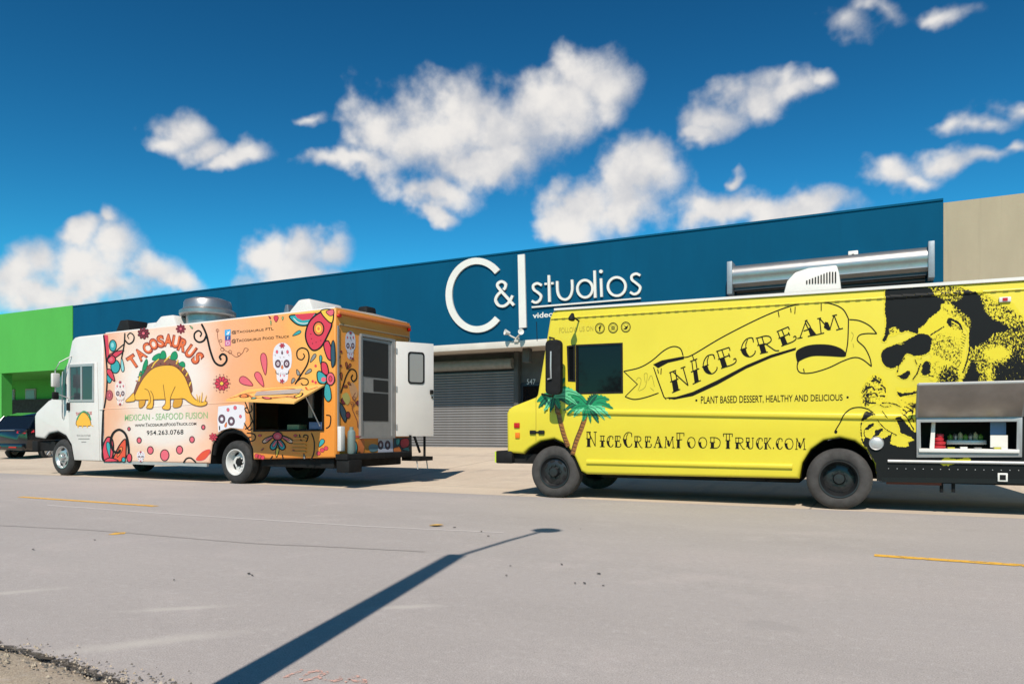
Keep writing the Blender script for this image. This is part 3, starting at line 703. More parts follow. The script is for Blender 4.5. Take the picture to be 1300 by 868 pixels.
# ------------------------------------------------------------------ the taco truck
_f, _r = ground_px(77, 603.5), ground_px(297, 614)
A1 = math.atan2(_r[1] - _f[1], _r[0] - _f[0])
T1 = Root((_f[0], _f[1], 0), A1)
taco = empty('food_truck', T1.loc, A1, 'white-nosed taco food truck wrapped in orange printed art, rear door open', 'food truck')
S1 = lambda *pts: [T1.side(*p) for p in pts]
W1 = 2.2
LX = T1.side(426, 485)[0]
def wrapmat():
    m = mat('taco_wrap', (1, 1, 1, 1), 0.36, 0, 0.45); t = m.node_tree; b = t.nodes['Principled BSDF']
    tcn = t.nodes.new('ShaderNodeTexCoord'); P = tcn.outputs['Object']; sp = N(t, 'ShaderNodeSeparateXYZ'); t.links.new(P, sp.inputs[0])
    x0, x1 = T1.side(131, 500)[0], LX
    n = noise(t, P, 1.1, 4, 0.5)
    f = M_(t, 'ADD', MR(t, sp.outputs[0], x0, x1, 0, 1, False), M_(t, 'MULTIPLY', M_(t, 'SUBTRACT', n, .5), .16))
    rp = t.nodes.new('ShaderNodeValToRGB'); t.links.new(f, rp.inputs[0]); e = rp.color_ramp.elements
    e[0].position = 0; e[0].color = srgb(249, 184, 146, .92); e[1].position = 1; e[1].color = srgb(246, 158, 66, .92)
    for p_, c_ in ((.16, srgb(250, 214, 188, .92)), (.46, srgb(250, 206, 180, .92)), (.60, srgb(249, 178, 130, .92)), (.82, srgb(248, 170, 98, .92)), (.93, srgb(249, 188, 88, .92))):
        q = e.new(p_); q.color = c_
    c = rp.outputs[0]
    for (u, v, ru, rv) in ((205, 480, 62, 56), (205, 545, 55, 26)):
        a = T1.side(u, v); k = LX / 300
        ln = V_(t, 'LENGTH', V_(t, 'MULTIPLY', V_(t, 'SUBTRACT', P, (a[0], 0, a[1])), (1 / (ru * k * .95), 0, 1 / (rv * .0165))))
        c = MIX(t, M_(t, 'MULTIPLY', MR(t, M_(t, 'ADD', ln, M_(t, 'MULTIPLY', n, .2)), 1.25, .6), .85), c, srgb(248, 240, 232, .92))
    lo = T1.side(365, 560)
    ln = V_(t, 'LENGTH', V_(t, 'MULTIPLY', V_(t, 'SUBTRACT', P, (lo[0], 0, lo[1])), (1 / 1.4, 0, 1 / .9)))
    c = MIX(t, M_(t, 'MULTIPLY', MR(t, ln, 1.1, .5), .85), c, srgb(240, 142, 46, .9))  # deeper orange below the serving window, awning shade put into the wrap colour
    t.links.new(c, b.inputs['Base Color']); return m
M_wrap = wrapmat()
c1 = crop(0, 370, 3.34); cA = crop(120, 370, 6.678); cB = crop(260, 370, 6.678); cC = crop(120, 480, 6.2); cD = crop(260, 480, 6.2); cE = crop(120, 400, 6.2); cR = crop(400, 380, 7.23); cR2 = crop(400, 490, 7.23)

cab_px = [(43.6, 555), (43.2, 528), (45.5, 522.5), (60, 508.5), (64, 506.5), (85, 460), (87.5, 447), (90.5, 432), (94, 428), (99, 426.6), (130.8, 423.2), (130.8, 586), (94, 584), (90.5, 566), (83, 553.5), (73, 548), (62, 550), (56, 557)]
cab = shell(S1(*cab_px), [], 0, W1, .06, M_cab, 'cab', taco)
SWIN = cD((387, 200), (387, 420), (940, 415), (940, 62), (387, 98))
SWIN = [SWIN[1], SWIN[2], SWIN[3], SWIN[4]]
box_px = [(131, 423.2), (424.8, 390.3), (428.3, 581), (320.8, 583), (320, 570), (315, 556.5), (306, 548), (295, 544), (284, 545.5), (275, 552.6), (269, 564), (267, 577), (266, 588), (131, 586)]
bo_ = S1(*box_px); bo_[1] = (LX, bo_[1][1]); bo_[2] = (LX, bo_[2][1])
bodyp = shell(bo_, [S1(*SWIN)], 0.0005, W1 - .0005, .045, M_wrap, 'body', taco)
# roof skin: thin white lid
rz = [T1.side(*p) for p in ((131, 423.2), (424.8, 390.3))]
mb = MB(); x0, x1 = rz[0][0] + .02, rz[1][0] - .03
V = []
for x, z in ((x0, rz[0][1]), (x1, rz[1][1])):
    V += [(x, .03, z - .004), (x, .05, z + .022), (x, W1 / 2, z + .05), (x, W1 - .05, z + .022), (x, W1 - .03, z - .004)]
mb.add(V, [(i, i + 1, 6 + i, 5 + i) for i in range(4)] + [(0, 1, 2, 3, 4), (9, 8, 7, 6, 5)])
mb.build('roof', M_cab, taco, smooth_ang=30)
zr1 = lambda x: rz[0][1] + (rz[1][1] - rz[0][1]) * (x - x0) / (x1 - x0)

# cab door, windows, mirror
door = panel(S1((86.3, 461), (123.6, 459.3), (127.2, 584.2), (95, 583.5), (91.5, 563), (88.5, 545), (86.5, 505)), -.012, -.0005, M_cab, 'cab_door', taco, bevel=.005)
fr = S1((88.6, 463), (120.4, 461.2), (120.4, 509.5), (89, 509.8)); gl = S1((90.4, 466), (118.8, 464.6), (118.6, 507), (90.8, 507.2))
panel(fr, -.03, -.0122, M_alu, 'window_frame', door, holes=[gl])
M_cabglass = mat('side_glass', srgb(58, 66, 70), 0.05)
panel(gl, -.018, -.0125, M_cabglass, 'window', door)
panel(S1((103.4, 465.2), (105.4, 465.1), (105.6, 507.2), (103.6, 507.2)), -.026, -.0185, M_alu, 'window_post', door)
panel(S1((86.8, 511), (89.8, 511), (89.8, 521), (86.8, 521)), -.045, -.0125, M_under, 'door_handle', door, bevel=.006)
qg = S1((84.6, 464), (83.6, 507.3), (66.2, 506.3), (76, 480.5))
panel(qg, -.008, .002, mat('green_glass', srgb(74, 96, 92), .06), 'quarter_window', cab)
x_, z_ = T1.side(82, 500); MB().tube([(x_ - .02, -.03, z_ + .5), (x_ - .01, -.05, z_ + .2), (x_, -.05, z_ - .5), (x_ - .03, -.02, z_ - .55)], .012).build('grab_rail', M_alu, taco, smooth_ang=50)
mx, mz = T1.side(72.5, 483, -.22)
mb = MB().tube([(mx + .18, -.01, mz + .55), (mx + .05, -.2, mz + .4), (mx, -.26, mz + .22), (mx, -.26, mz - .28), (mx + .1, -.03, mz - .38)], .013); mb.build('mirror_arm', M_alu, taco, smooth_ang=50)
MB().box(mx - .04, mx + .05, -.34, -.18, mz - .14, mz + .16).build('mirror', M_cab, taco, .02)
MB().box(mx - .03, mx + .04, -.33, -.19, mz - .42, mz - .25).build('mirror', M_under, taco, .03)
# front glass, lamps, bumper (seen only from the road ahead)
wx0, wz0 = T1.side(65, 503); wx1, wz1 = T1.side(84, 463)
mb = MB(); mb.add([(wx0 - .012, .15, wz0), (wx0 - .012, W1 - .15, wz0), (wx1 - .012, W1 - .15, wz1), (wx1 - .012, .15, wz1), (wx0 + .02, .15, wz0), (wx0 + .02, W1 - .15, wz0), (wx1 + .02, W1 - .15, wz1), (wx1 + .02, .15, wz1)], [(0, 1, 2, 3), (4, 5, 6, 7), (0, 1, 5, 4), (2, 3, 7, 6), (1, 2, 6, 5), (0, 3, 7, 4)])
mb.build('windshield', M_glass, cab)
nx, nz = T1.side(43.2, 545)
for y in (.3, W1 - .3): MB().lathe([(.001, .0), (.1, 0), (.11, .03), (.09, .05), (.001, .055)], (nx + .01, y, nz), (-1, 0, 0), 18).build('headlight', M_alu, taco, smooth_ang=40)
MB().box(nx - .012, nx + .02, .55, W1 - .55, nz - .12, nz + .2).build('grille', M_under, taco)
bx, bz = T1.side(44, 566); MB().box(bx - .2, bx + .02, .05, W1 - .05, bz - .12, bz + .12).build('front_bumper', M_under, taco, .02)
MB().box(bx + .02, bx + .6, .12, .3, bz - .1, bz + .1).build('bumper_bracket', M_under, taco)
# wheels and underside
rx = T1.side(297, 600)[0]
for (x, st, y, far) in ((0, 'alloy', .27, 0), (rx, 'dish', .27, 0), (0, 'alloy', W1 - .27, 1), (rx, 'dish', W1 - .27, 1)):
    wheel(taco, (x, y, .41), .41, .24, st, M_tyre, far)
for y in (.30, W1 - .56): 
    MB().lathe([(.24, 0), (.40, .01), (.41, .05), (.41, .19), (.40, .23), (.24, .24)], (rx, y + .26, .41), (0, -1, 0), 32).build('inner_tyre', M_tyre, taco, smooth_ang=40)
MB().box(-.5, LX - .1, .75, 1.45, .42, .62).build('chassis', M_under, taco); MB().box(.6, rx - .5, .45, W1 - .2, .34, .64).build('underfloor_blocker', M_under, taco)  # wide underfloor box added low to block sky light under the truck
MB().cyl((0, .3, .41), (0, W1 - .3, .41), .06).build('axle', M_under, taco); MB().cyl((rx, .3, .41), (rx, W1 - .3, .41), .09).build('axle', M_under, taco)
x_ = T1.side(172, 593)[0]; MB().box(x_, x_ + .75, .1, .5, .33, .58).build('battery_box', M_under, taco, .01)
x0_, x1_ = T1.side(325, 590)[0], T1.side(418, 590)[0]; MB().box(x0_, x1_, .12, W1 - .12, .34, .53).build('rear_tank', M_under, taco, .02)
for yy in (.02,): MB().tube([T3 for T3 in [(T1.side(u, v)[0], yy + .06, T1.side(u, v)[1]) for u, v in ((320, 577), (318.8, 566), (313.8, 556), (305, 549.5), (295, 546), (284.5, 547.5), (276, 554), (270.4, 564.5), (268.4, 577))]], .055, 8).build('wheel_arch', M_under, taco, smooth_ang=60)
z_ = T1.side(200, 587)[1]; MB().box(T1.side(131, 587)[0], T1.side(262, 587)[0], .01, .06, z_ - .05, z_ + .01).build('sill_rail', M_alu, taco)
for q in (cab_px[-6:], box_px[3:13]):
    wheel_well(taco, S1(*q), .004, .75)
    wheel_well(taco, S1(*q), W1 - .004, W1 - .75)
# seam along the side
sm = S1((131, 519), (312, 509.5)); mb = MB(); mb.add([(sm[0][0], -.0035, sm[0][1] - .012), (sm[1][0], -.0035, sm[1][1] - .012), (sm[1][0], -.006, sm[1][1]), (sm[0][0], -.006, sm[0][1]), (sm[0][0], -.0005, sm[0][1] + .012), (sm[1][0], -.0005, sm[1][1] + .012), (sm[0][0], -.0005, sm[0][1] - .016), (sm[1][0], -.0005, sm[1][1] - .016)], [(0, 1, 2, 3), (3, 2, 5, 4), (6, 7, 1, 0)])
mb.build('seam_moulding', M_wrap, taco)
s0, s1 = T1.side(127.5, 519.5), T1.side(131, 519.3)
MB().box(s0[0] - .03, s1[0], -.014, -.001, s0[1] - .012, s0[1] + .012).build('seam_moulding', M_cab, taco)

# serving window: frame, awning, strut, what stands inside
sw = S1(*SWIN); xs_ = [p[0] for p in sw]; zs_ = [p[1] for p in sw]; zb_ = min(zs_); zt_ = max(zs_); xl, xr = min(xs_), max(xs_)
win = panel(sw, -.02, .0, M_under, 'serving_window', taco, holes=[offset_poly(sw, .035)])
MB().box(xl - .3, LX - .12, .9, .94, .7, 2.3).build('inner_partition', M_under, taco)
MB().box(xl + .02, xr - .02, .06, .5, zb_ - .05, zb_ + .03).build('counter', mat('dull_steel', (.10, .10, .10, 1), .4, .8), win)
bx_ = T1.side(374, 536, .2); MB().box(bx_[0] - .14, bx_[0] + .16, .15, .35, zb_ + .031, zb_ + .13).build('napkin_box', mat('pale_box', srgb(150, 160, 120), .6), win, .01)
px_ = T1.side(395, 520, .1)[0]; MB().box(px_ - .05, px_ + .05, .08, .12, zb_ + .25, zt_ - .1).build('paper_sign', mat('sign_paper', srgb(120, 120, 116), .6), win)
px_ = T1.side(404, 540, .05)[0]; MB().box(px_ - .17, px_ + .12, -.0, .04, zb_ + .04, zb_ + .17).build('blue_tray', mat('tray_blue', srgb(90, 110, 150), .5), win, .005)
OUT = .80
h0, h1 = (xl - .16, max(zs_) - .02), (xr + .02, max(zs_) + .02)
o0 = T1.side(287, 506.8, -OUT); o1 = T1.side(373.5, 510.3, -OUT)
aw_c = [(h0[0], -.012, sw[3][1] + .03), (h1[0], -.012, sw[2][1] + .03), (o1[0], -OUT, o1[1]), (o0[0], -OUT, o0[1])]
mb = MB(); mb.add(aw_c + [(p[0], p[1], p[2] - .03) for p in aw_c], [(0, 1, 2, 3), (7, 6, 5, 4), (0, 1, 5, 4), (1, 2, 6, 5), (2, 3, 7, 6), (3, 0, 4, 7)])
awn = mb.build('awning', ink('awning_orange', 250, 190, 104), taco)
A_, B_, C_, D_ = [Vector(p) for p in aw_c]; an = (B_ - A_).cross(D_ - A_).normalized(); an = an if an.z > 0 else -an
def aw3(a, b, dd): return A_ * (1 - a) * (1 - b) + B_ * a * (1 - b) + C_ * a * b + D_ * (1 - a) * b + an * dd
D = Decal(lambda a, b: (a, b), aw3, .002)
D.poly([(.22, .30), (.80, .22), (.86, .50), (.30, .66)], ink('awning_grey', 172, 164, 158))
for q in ([(.02, .9), (.15, .55), (.3, .75), (.5, .8), (.9, .6)], [(.05, .6), (.25, .2), (.5, .12), (.7, .2)], [(.55, .85), (.75, .7), (.95, .8)], [(.8, .1), (.9, .3), (.97, .15)]):
    D.stroke(smooth(q, 6), .022, ink('awning_red', 196, 84, 40))
D.drop((.1, .5), (.2, .8), .14, OR, K, .02).drop((.45, .74), (.6, .86), .1, PK, K, .02).drop((.9, .5), (.92, .75), .1, YL, K, .02).ell((.36, .84), .03, .06, TL, K, .015)
D.build('awning_print', awn)
MB().tube([(xr - .07, -.03, zb_ + .1), (xr - .22, -.3, sw[2][1] - .07)], .011).build('gas_strut', M_alu, awn)
MB().tube([(xl + .05, -.03, zb_ + .1), (xl + .02, -.3, sw[3][1] - .07)], .011).build('gas_strut', M_under, awn)

# roof gear
def roofpt(u, v, y): return T1.side(u, v, y)
a, b = roofpt(264, 406, .9), roofpt(264, 379, .9); rr_ = (roofpt(289, 395, .9)[0] - roofpt(238.5, 395, .9)[0]) / 2 * .92
zc = zr1(a[0]) + .03; hgt = b[1] - zc
fan = MB().lathe([(rr_ * .76, -.05), (rr_ * .76, hgt * .42), (rr_ * .97, hgt * .42), (rr_, hgt * .46), (rr_, hgt * .56), (rr_ * .93, hgt * .60), (rr_ * .86, hgt * .64), (rr_ * .84, hgt * .84), (rr_ * .80, hgt * .9), (rr_ * .55, hgt * .98), (.001, hgt)], (a[0], .9, zc), (0, 0, 1), 40).build('exhaust_fan', M_steel, taco, smooth_ang=30)
def on_roof(name, u0, u1, v, y, w, m, top=None, bevel=.03, slope=0.0):
    p, q = roofpt(u0, v, y), roofpt(u1, v, y); x_a, x_b = p[0], q[0]; zt = p[1]; zz = zr1((x_a + x_b) / 2) - .01
    pr = [(x_a, zz), (x_b, zz), (x_b - slope * .4, zt), (x_a + slope, zt)]
    return MB().prism(pr, 'y', y - w / 2, y + w / 2).build(name, m, taco, bevel)
on_roof('roof_vent', 207, 247, 406, .8, .8, M_cab, bevel=.05, slope=.45)
on_roof('roof_vent', 194, 216, 412, .7, .4, M_cab, bevel=.02, slope=.1)
on_roof('roof_hatch', 155, 179, 409.5, 1.0, .5, M_under, bevel=.02, slope=.3)
on_roof('air_conditioner', 383, 421, 386.5, .75, .9, M_cab, bevel=.05, slope=.35)
on_roof('roof_bracket', 361, 371, 388, .8, .15, M_steel, bevel=.01, slope=.1)
on_roof('roof_lamp', 455, 474, 391, 1.7, .3, M_under, bevel=.04, slope=.12)

# rear face: door frame with screens, open white door, bumper, step
RP = lambda *pts: [T1.rear(p[0], p[1], LX) for p in pts]
r3 = lambda a, b, dd: (LX + dd, a, b)
frx = RP((456, 424.5), (499, 432.5), (499, 554), (456, 555.2))
yd0, yd1 = frx[0][0], frx[1][0]; zd1 = (frx[0][1] + frx[1][1]) / 2; zd0 = (frx[2][1] + frx[3][1]) / 2
def rearbox(name, y0, y1, z0, z1, d0, d1, m, parent=taco, bevel=0.0): return MB().box(LX + d0, LX + d1, y0, y1, z0, z1).build(name, m, parent, bevel)
M_dalu = mat('dull_aluminium', (.42, .42, .41, 1), .5, .5, noise_amt=.12, noise_scale=5)
scr = rearbox('screen_door', yd0 + .03, yd1 - .05, zd0 + .02, zd1 - .04, .004, .035, M_dalu)
hgt = zd1 - zd0
M_screen = mat('dark_screen_mesh', (.012, .013, .012, 1), .8)
w_ = yd1 - yd0
for (ya, yb, za, zb2) in ((.07, .80, .595, .95), (.36, .80, .455, .575), (.07, .80, .16, .44)):
    rearbox('screen', yd0 + w_ * ya, yd0 + w_ * yb, zd0 + hgt * za, zd0 + hgt * zb2, .0355, .04, M_screen, scr)
for (ya, yb, za, zb2) in ((0, 1, -.012, .012), (0, 1, .985, 1.01), (-.02, .025, .012, .985), (.9, 1.0, .012, .985)):
    rearbox('door_frame', yd0 + w_ * ya, yd0 + w_ * yb, zd0 + hgt * za, zd0 + hgt * zb2, .005, .055, M_dalu)
# open leaf
wdir = Vector((.50, .866, 0)); ldir = Vector((wdir.x * T1.c + wdir.y * T1.s, -wdir.x * T1.s + wdir.y * T1.c, 0)).normalized()
hx, hy = LX + .07, yd1
o, r_ = T1.loc_ray(550, 495); den = r_.x * ldir.y - r_.y * ldir.x
kk = ((hx - o.x) * ldir.y - (hy - o.y) * ldir.x) / den; tip = o + r_ * kk; Lw = (Vector((tip.x, tip.y)) - Vector((hx, hy))).length
leaf = MB().box(0, Lw, -.02, .02, 0, hgt * .985).build('rear_door', M_cab, taco, .008)
leaf.location = (hx, hy, zd0 + .01); leaf.rotation_euler = (0, 0, math.atan2(ldir.y, ldir.x))
def rrect(x0, x1, z0, z1, r, n=5):
    q = []
    for cx, cz, a0 in ((x1 - r, z1 - r, 0), (x0 + r, z1 - r, 90), (x0 + r, z0 + r, 180), (x1 - r, z0 + r, 270)):
        q += [(cx + r * math.cos(R(a0 + 90 * i / n)), cz + r * math.sin(R(a0 + 90 * i / n))) for i in range(n + 1)]
    return q
H = hgt * .985; wo_ = rrect(Lw * .30, Lw * .74, H * .56, H * .90, .06); wi_ = rrect(Lw * .335, Lw * .705, H * .577, H * .882, .045)
panel(wo_, -.034, -.0205, M_under, 'window_frame', leaf, holes=[wi_]); panel(wi_, -.026, -.0205, mat('frosted_pane', srgb(150, 150, 146), .3), 'pane', leaf)
MB().box(Lw * .89, Lw * .97, -.06, -.021, H * .455, H * .50).build('door_handle', M_under, leaf, .008); MB().box(Lw * .93, Lw * .97, -.045, -.021, H * .41, H * .43).build('lock', M_under, leaf, .005)
for zz in (.1, .5, .9): MB().cyl((0.0, -.025, H * zz - .05), (0, -.025, H * zz + .05), .014, 8).build('hinge', M_dalu, leaf)
bz0 = T1.rear(470, 582, LX + .2)[1]
MB().box(LX + .01, LX + .28, -.02, W1 - .35, bz0, bz0 + .10).build('rear_bumper', M_under, taco, .01)
MB().box(LX + .012, LX + .3, .0, .35, bz0 - .22, bz0 - .002).build('tow_block', M_under, taco, .02)
# folding step frame at the far corner
fa, fb = T1.rear(524, 577, LX + .25), T1.rear(536.5, 553, LX + .25)
stp = empty('x'); bpy.data.objects.remove(stp)
mb = MB(); y0, y1, z0, z1 = W1 - .34, W1 + .12, bz0 - .02, bz0 + .42
for q in ([(y0, z0), (y1, z0)], [(y1, z0), (y1, z1)], [(y0, z0), (y0 - .02, z1)], [(y0 + .1, z1), (y0 + .3, z0 + .1)]): mb.tube([(LX + .25, *q[0]), (LX + .25, *q[1])], .025)
mb.box(LX + .03, LX + .45, y0, y1, z0 - .06, z0 + .02)
mb.build('step_frame', M_under, taco)
for yy in (y0 + .05, y1 - .08): MB().tube([(LX + .35, yy, z0 - .02), (LX + .38, yy, z0 - .22)], .012).build('step_leg', M_alu, taco)
gy, gz = T1.rear(443, 560, LX + .15); MB().lathe([(.001, 0), (.06, 0), (.07, .02), (.07, .36), (.06, .40), (.035, .42), (.035, .47), (.001, .47)], (LX + .15, .24, bz0 + .1), (0, 0, 1), 20).build('gas_bottle', mat('grey_bottle', srgb(120, 135, 130), .4), taco, smooth_ang=35)
MB().box(LX + .02, LX + .1, .02, .13, bz0 + .15, bz0 + .58).build('tail_panel', M_cab, taco, .01)
for yy in (.06, W1 - .1): MB().cyl((LX + .06, yy, zr1(LX) - .14), (LX - .01, yy, zr1(LX) - .14), .03, 12).build('marker_lamp', M_redl, taco)
rearbox('rear_cap', .05, W1 - .05, zr1(LX) - .11, zr1(LX) - .05, .003, .045, ink('rear_cap_orange', 232, 132, 66), taco, .012)
rearbox('rear_gutter', .08, W1 - .08, zr1(LX) - .30, zr1(LX) - .27, .003, .03, mat('gutter', srgb(150, 130, 100), .5), taco, .006)
rearbox('corner_trim', .04, .075, bz0 + .5, zr1(LX) - .31, .003, .02, M_dalu); rearbox('corner_trim', W1 - .075, W1 - .04, bz0 + .5, zr1(LX) - .31, .003, .02, M_dalu)

# ------------------------------------------------------------------ printed art of the taco truck
def D1(base=.0025): return Decal(lambda u, v: T1.side(u, v), lambda a, b, dd: (a, -dd, b), base)
D = D1()                                              # red and teal flower by the cab
e = 1 / 6.2
D.poly(cE((78, 155), (106, 158), (116, 300), (98, 340)), RD)
D.ell(*cE((145, 240)), 28 * e, 45 * e, TL, K, 1.1).ell(*cE((142, 236)), 12 * e, 20 * e, ink('pale_teal', 150, 214, 214))
D.ell(*cE((165, 405)), 36 * e, 52 * e, TL, K, 1.1).ell(*cE((118, 492)), 20 * e, 42 * e, TL, K, .9)
D.drop(*cE((232, 278), (112, 335)), 9, RD, K, 1.1).drop(*cE((160, 520), (105, 425)), 8, RD, K, 1.1).drop(*cE((215, 335), (225, 445)), 5, ink('pale_teal', 150, 214, 214), K, .9)
D.ell(*cE((135, 350)), 32 * e, 34 * e, RD, K, 1.4).ell(*cE((132, 348)), 14 * e, 15 * e, PK)
D.stroke(smooth(cE((240, 140), (236, 220), (222, 300), (213, 345)), 5), 1.6, K).stroke(smooth(cE((100, 350), (150, 300), (235, 225)), 5), 1.2, K)
D.stroke(smooth(cE((236, 190), (270, 225), (305, 205), (312, 165), (285, 140), (262, 160), (272, 186)), 5), 1.9, K, w1=1.1)
D.build('flower_print', taco)
D = D1()                                              # black wavy border beside the cab
D.stroke(smooth(cE((72, 155), (84, 250), (92, 340), (100, 450), (98, 560), (90, 650), (74, 745)), 5) + smooth(cC((68, 260), (62, 400), (58, 520), (68, 620), (80, 660)), 5), 2.0, K); D.build('border_print', taco)
D = D1()
def petals(D, c, r, n, fill, line, w=.6, core=None):
    for i in range(n):
        a = 2 * math.pi * i / n
        D.drop(c, (c[0] + r * math.cos(a), c[1] + r * math.sin(a)), r * .52, fill, line, w)
    D.ell(c, r * .28, r * .28, core or fill, line, w)
petals(D, cE((1003, 537))[0], 9.0, 10, RD, DR, .9, YL)
for i in range(14):
    a = 2 * math.pi * i / 14; c = cE((1003, 537))[0]; D.ell((c[0] + 10.6 * math.cos(a), c[1] + 11.4 * math.sin(a)), .7, .7, DR, n=8)
D.build('flower_print', taco)
D = D1(); petals(D, cE((387, 143))[0], 7.6, 9, DR, K, .5, PK); D.build('flower_print', taco)
D = D1(); petals(D, cE((680, 108))[0], 6.2, 8, DR, DR, .4, PK); D.drop(*cE((750, 82), (775, 105)), 2.2, LG, K, .4); D.build('flower_print', taco)
D = D1(); D.ell(*cE((118, 630)), 26 * e, 40 * e, ink('dusty_rose', 188, 92, 98), DR, .8).ell(*cE((118, 630)), 10 * e, 16 * e, PK, DR, .6); D.build('flower_print', taco)
D = D1()                                              # big black scroll
D.stroke(smooth(cE((842, 68), (880, 150), (912, 280), (948, 370), (1000, 396), (1038, 362), (1036, 322), (1008, 306), (986, 328), (998, 352)), 7), 2.6, K)
D.stroke(smooth(cE((884, 150), (862, 198), (822, 212), (790, 186), (788, 145), (818, 122), (842, 142), (832, 170)), 7), 2.5, K, w1=1.8); D.build('scroll_print', taco)
D = D1()
BRN = ink('scroll_brown', 150, 84, 60)
D.stroke(smooth(cB((105, 320), (112, 400), (125, 440), (140, 470), (175, 500), (215, 520), (270, 555), (320, 520), (340, 480), (370, 490), (350, 512)), 6), .7, BRN)
for q in ((108, 330, 12), (135, 418, 11), (150, 490, 15), (215, 512, 14), (290, 530, 14)): D.ell(*cB(q[:2]), q[2] / 6.678, q[2] / 6.678, None, BRN, .6)
D.build('scroll_print', taco)
D = D1()                                              # arched name
BASE = ink('name_line', 150, 44, 30); NM = ink('name_fill', 240, 116, 62)
def rq(c, w, h, a): 
    ca, sa = math.cos(R(a)), math.sin(R(a)); return cE(*[(c[0] + x * ca - y * sa, c[1] + x * sa + y * ca) for x, y in ((-w / 2, h / 2), (w / 2, h / 2), (w / 2, -h / 2), (-w / 2, -h / 2))])
NAME = [('T', 305, 365, 62, 100, -34), ('A', 362, 308, 60, 92, -38), ('C', 415, 262, 52, 84, -30), ('O', 466, 228, 56, 84, -20), ('S', 522, 207, 48, 92, -10), ('A', 582, 198, 60, 92, 2), ('U', 642, 210, 54, 92, 10), ('R', 698, 238, 58, 96, 22), ('U', 756, 286, 56, 96, 36), ('S', 812, 338, 50, 100, 46)]
for ch, x, y, w, h, a in NAME: D.text(ch, rq((x, y), w + 14, h + 12, a), BASE, 0.06)
D.depth += .001
for ch, x, y, w, h, a in NAME: D.text(ch, rq((x, y), w - 2, h - 4, a), NM, 0.035)
D.build('lettering', taco)
D = D1()                                              # taco with legs and a tail
D.blob(cE((308, 650), (326, 560), (366, 470), (425, 395), (520, 345), (620, 350), (692, 400), (742, 470), (768, 560), (762, 610), (700, 620), (520, 600), (400, 620)), BR, TB, .8)
for q in (((372, 470), (385, 390), (410, 345), (420, 380), (398, 440)), ((455, 350), (470, 320), (515, 300), (530, 330), (490, 355)), ((515, 335), (530, 285), (555, 285), (565, 325), (545, 345)), ((600, 345), (610, 300), (640, 285), (655, 320), (640, 350)), ((665, 385), (690, 365), (710, 375), (712, 405), (690, 405)), ((350, 480), (362, 440), (374, 450), (366, 490))): D.blob(cE(*q), GN, ink('leaf_line', 16, 90, 60), .6)
for q in (((450, 415), (475, 375), (508, 345)), ((548, 368), (575, 340), (600, 318)), ((645, 385), (660, 350)), ((350, 520), (360, 480)), ((690, 440), (706, 412)), ((745, 560), (760, 525)), ((720, 480), (735, 450))): D.stroke(cE(*q), 1.7, YL)
for i in range(16):
    a = R(200 + 140 * i / 15); D.ell(*cE((540 + 222 * math.cos(a), 590 + 210 * math.sin(a))), 1.0, .8, ink('bean', 96, 52, 44) if i % 2 else ink('salsa', 196, 70, 44), n=8)
for q in (((358, 655), (402, 660), (392, 712), (355, 728)), ((636, 655), (690, 655), (682, 715), (622, 724))): D.blob(cE(*q), ink('taco_dark', 224, 160, 50), TB, .6, 4)
D.blob(cE((318, 660), (346, 570), (400, 480), (470, 416), (560, 394), (640, 406), (705, 470), (745, 560), (768, 625), (805, 668), (845, 684), (884, 678), (884, 702), (840, 716), (785, 706), (742, 682), (705, 657), (640, 660), (500, 663), (400, 666)), TAN, TB, .9)
D.blob(cE((312, 612), (282, 640), (252, 668), (252, 682), (290, 680), (322, 668)), TAN, TB, .7, 4)
for q in (((402, 582), (442, 592), (464, 645), (462, 722), (416, 736), (412, 722), (430, 655)), ((546, 560), (560, 640), (562, 700), (536, 728), (548, 742), (598, 736), (602, 650), (632, 575))): D.poly(smooth(cE(*q), 4, True), TAN)
for q in (((398, 578), (430, 600), (445, 680), (412, 725), (460, 728), (466, 640), (445, 595)), ((545, 545), (556, 630), (562, 690), (536, 726), (560, 742), (598, 732), (602, 650), (640, 560))): D.stroke(smooth(cE(*q), 5), .8, TB)
for q in (((808, 690), (812, 655), (806, 622)), ((838, 690), (846, 650), (851, 604)), ((862, 692), (874, 665), (886, 628)), ((822, 690), (826, 660), (832, 630))): D.stroke(smooth(cE(*q), 4), 1.8, TAN, w1=.5)
D.build('taco_logo', taco)
D = D1(); D.text('MEXICAN - SEAFOOD FUSION', cC((238, 336), (891, 316), (891, 264), (240, 286)), LG, .004); D.build('lettering', taco)
D = D1(); D.text('www.TacosaurusFoodTruck.com', cC((318, 383), (802, 368), (802, 342), (318, 356)), K, .012, .8); D.build('lettering', taco)
D = D1(); D.text('954.263.0768', cC((412, 447), (700, 441), (700, 402), (412, 412)), K, .012, spacing=1.1); D.build('lettering', taco)
D = D1(); D.text('@Tacosaurus FTL', cB((228, 364), (584, 333), (584, 301), (228, 333)), K, .006, .8); D.build('lettering', taco)
D = D1(); D.text('@Tacosaurus Food Truck', cB((228, 440), (718, 397), (718, 365), (228, 404)), K, .006, .8); D.build('lettering', taco)
D = D1()
D.poly(cB((170, 325), (220, 320), (220, 372), (170, 376)), BLU).blob(cB((182, 360), (195, 350), (186, 335), (200, 342), (212, 332), (208, 355), (196, 366)), WH, None)
D.poly(cB((172, 378), (220, 374), (220, 408), (172, 412)), ink('icon_navy', 60, 90, 160)).text('f', cB((190, 408), (204, 407), (204, 378), (190, 380)), WH)
D.poly(cB((172, 414), (220, 410), (220, 458), (172, 462)), ink('icon_pink', 214, 110, 160)).ell(*cB((196, 437)), 2.0, 2.0, None, WH, .6)
D.build('social_icons', taco)
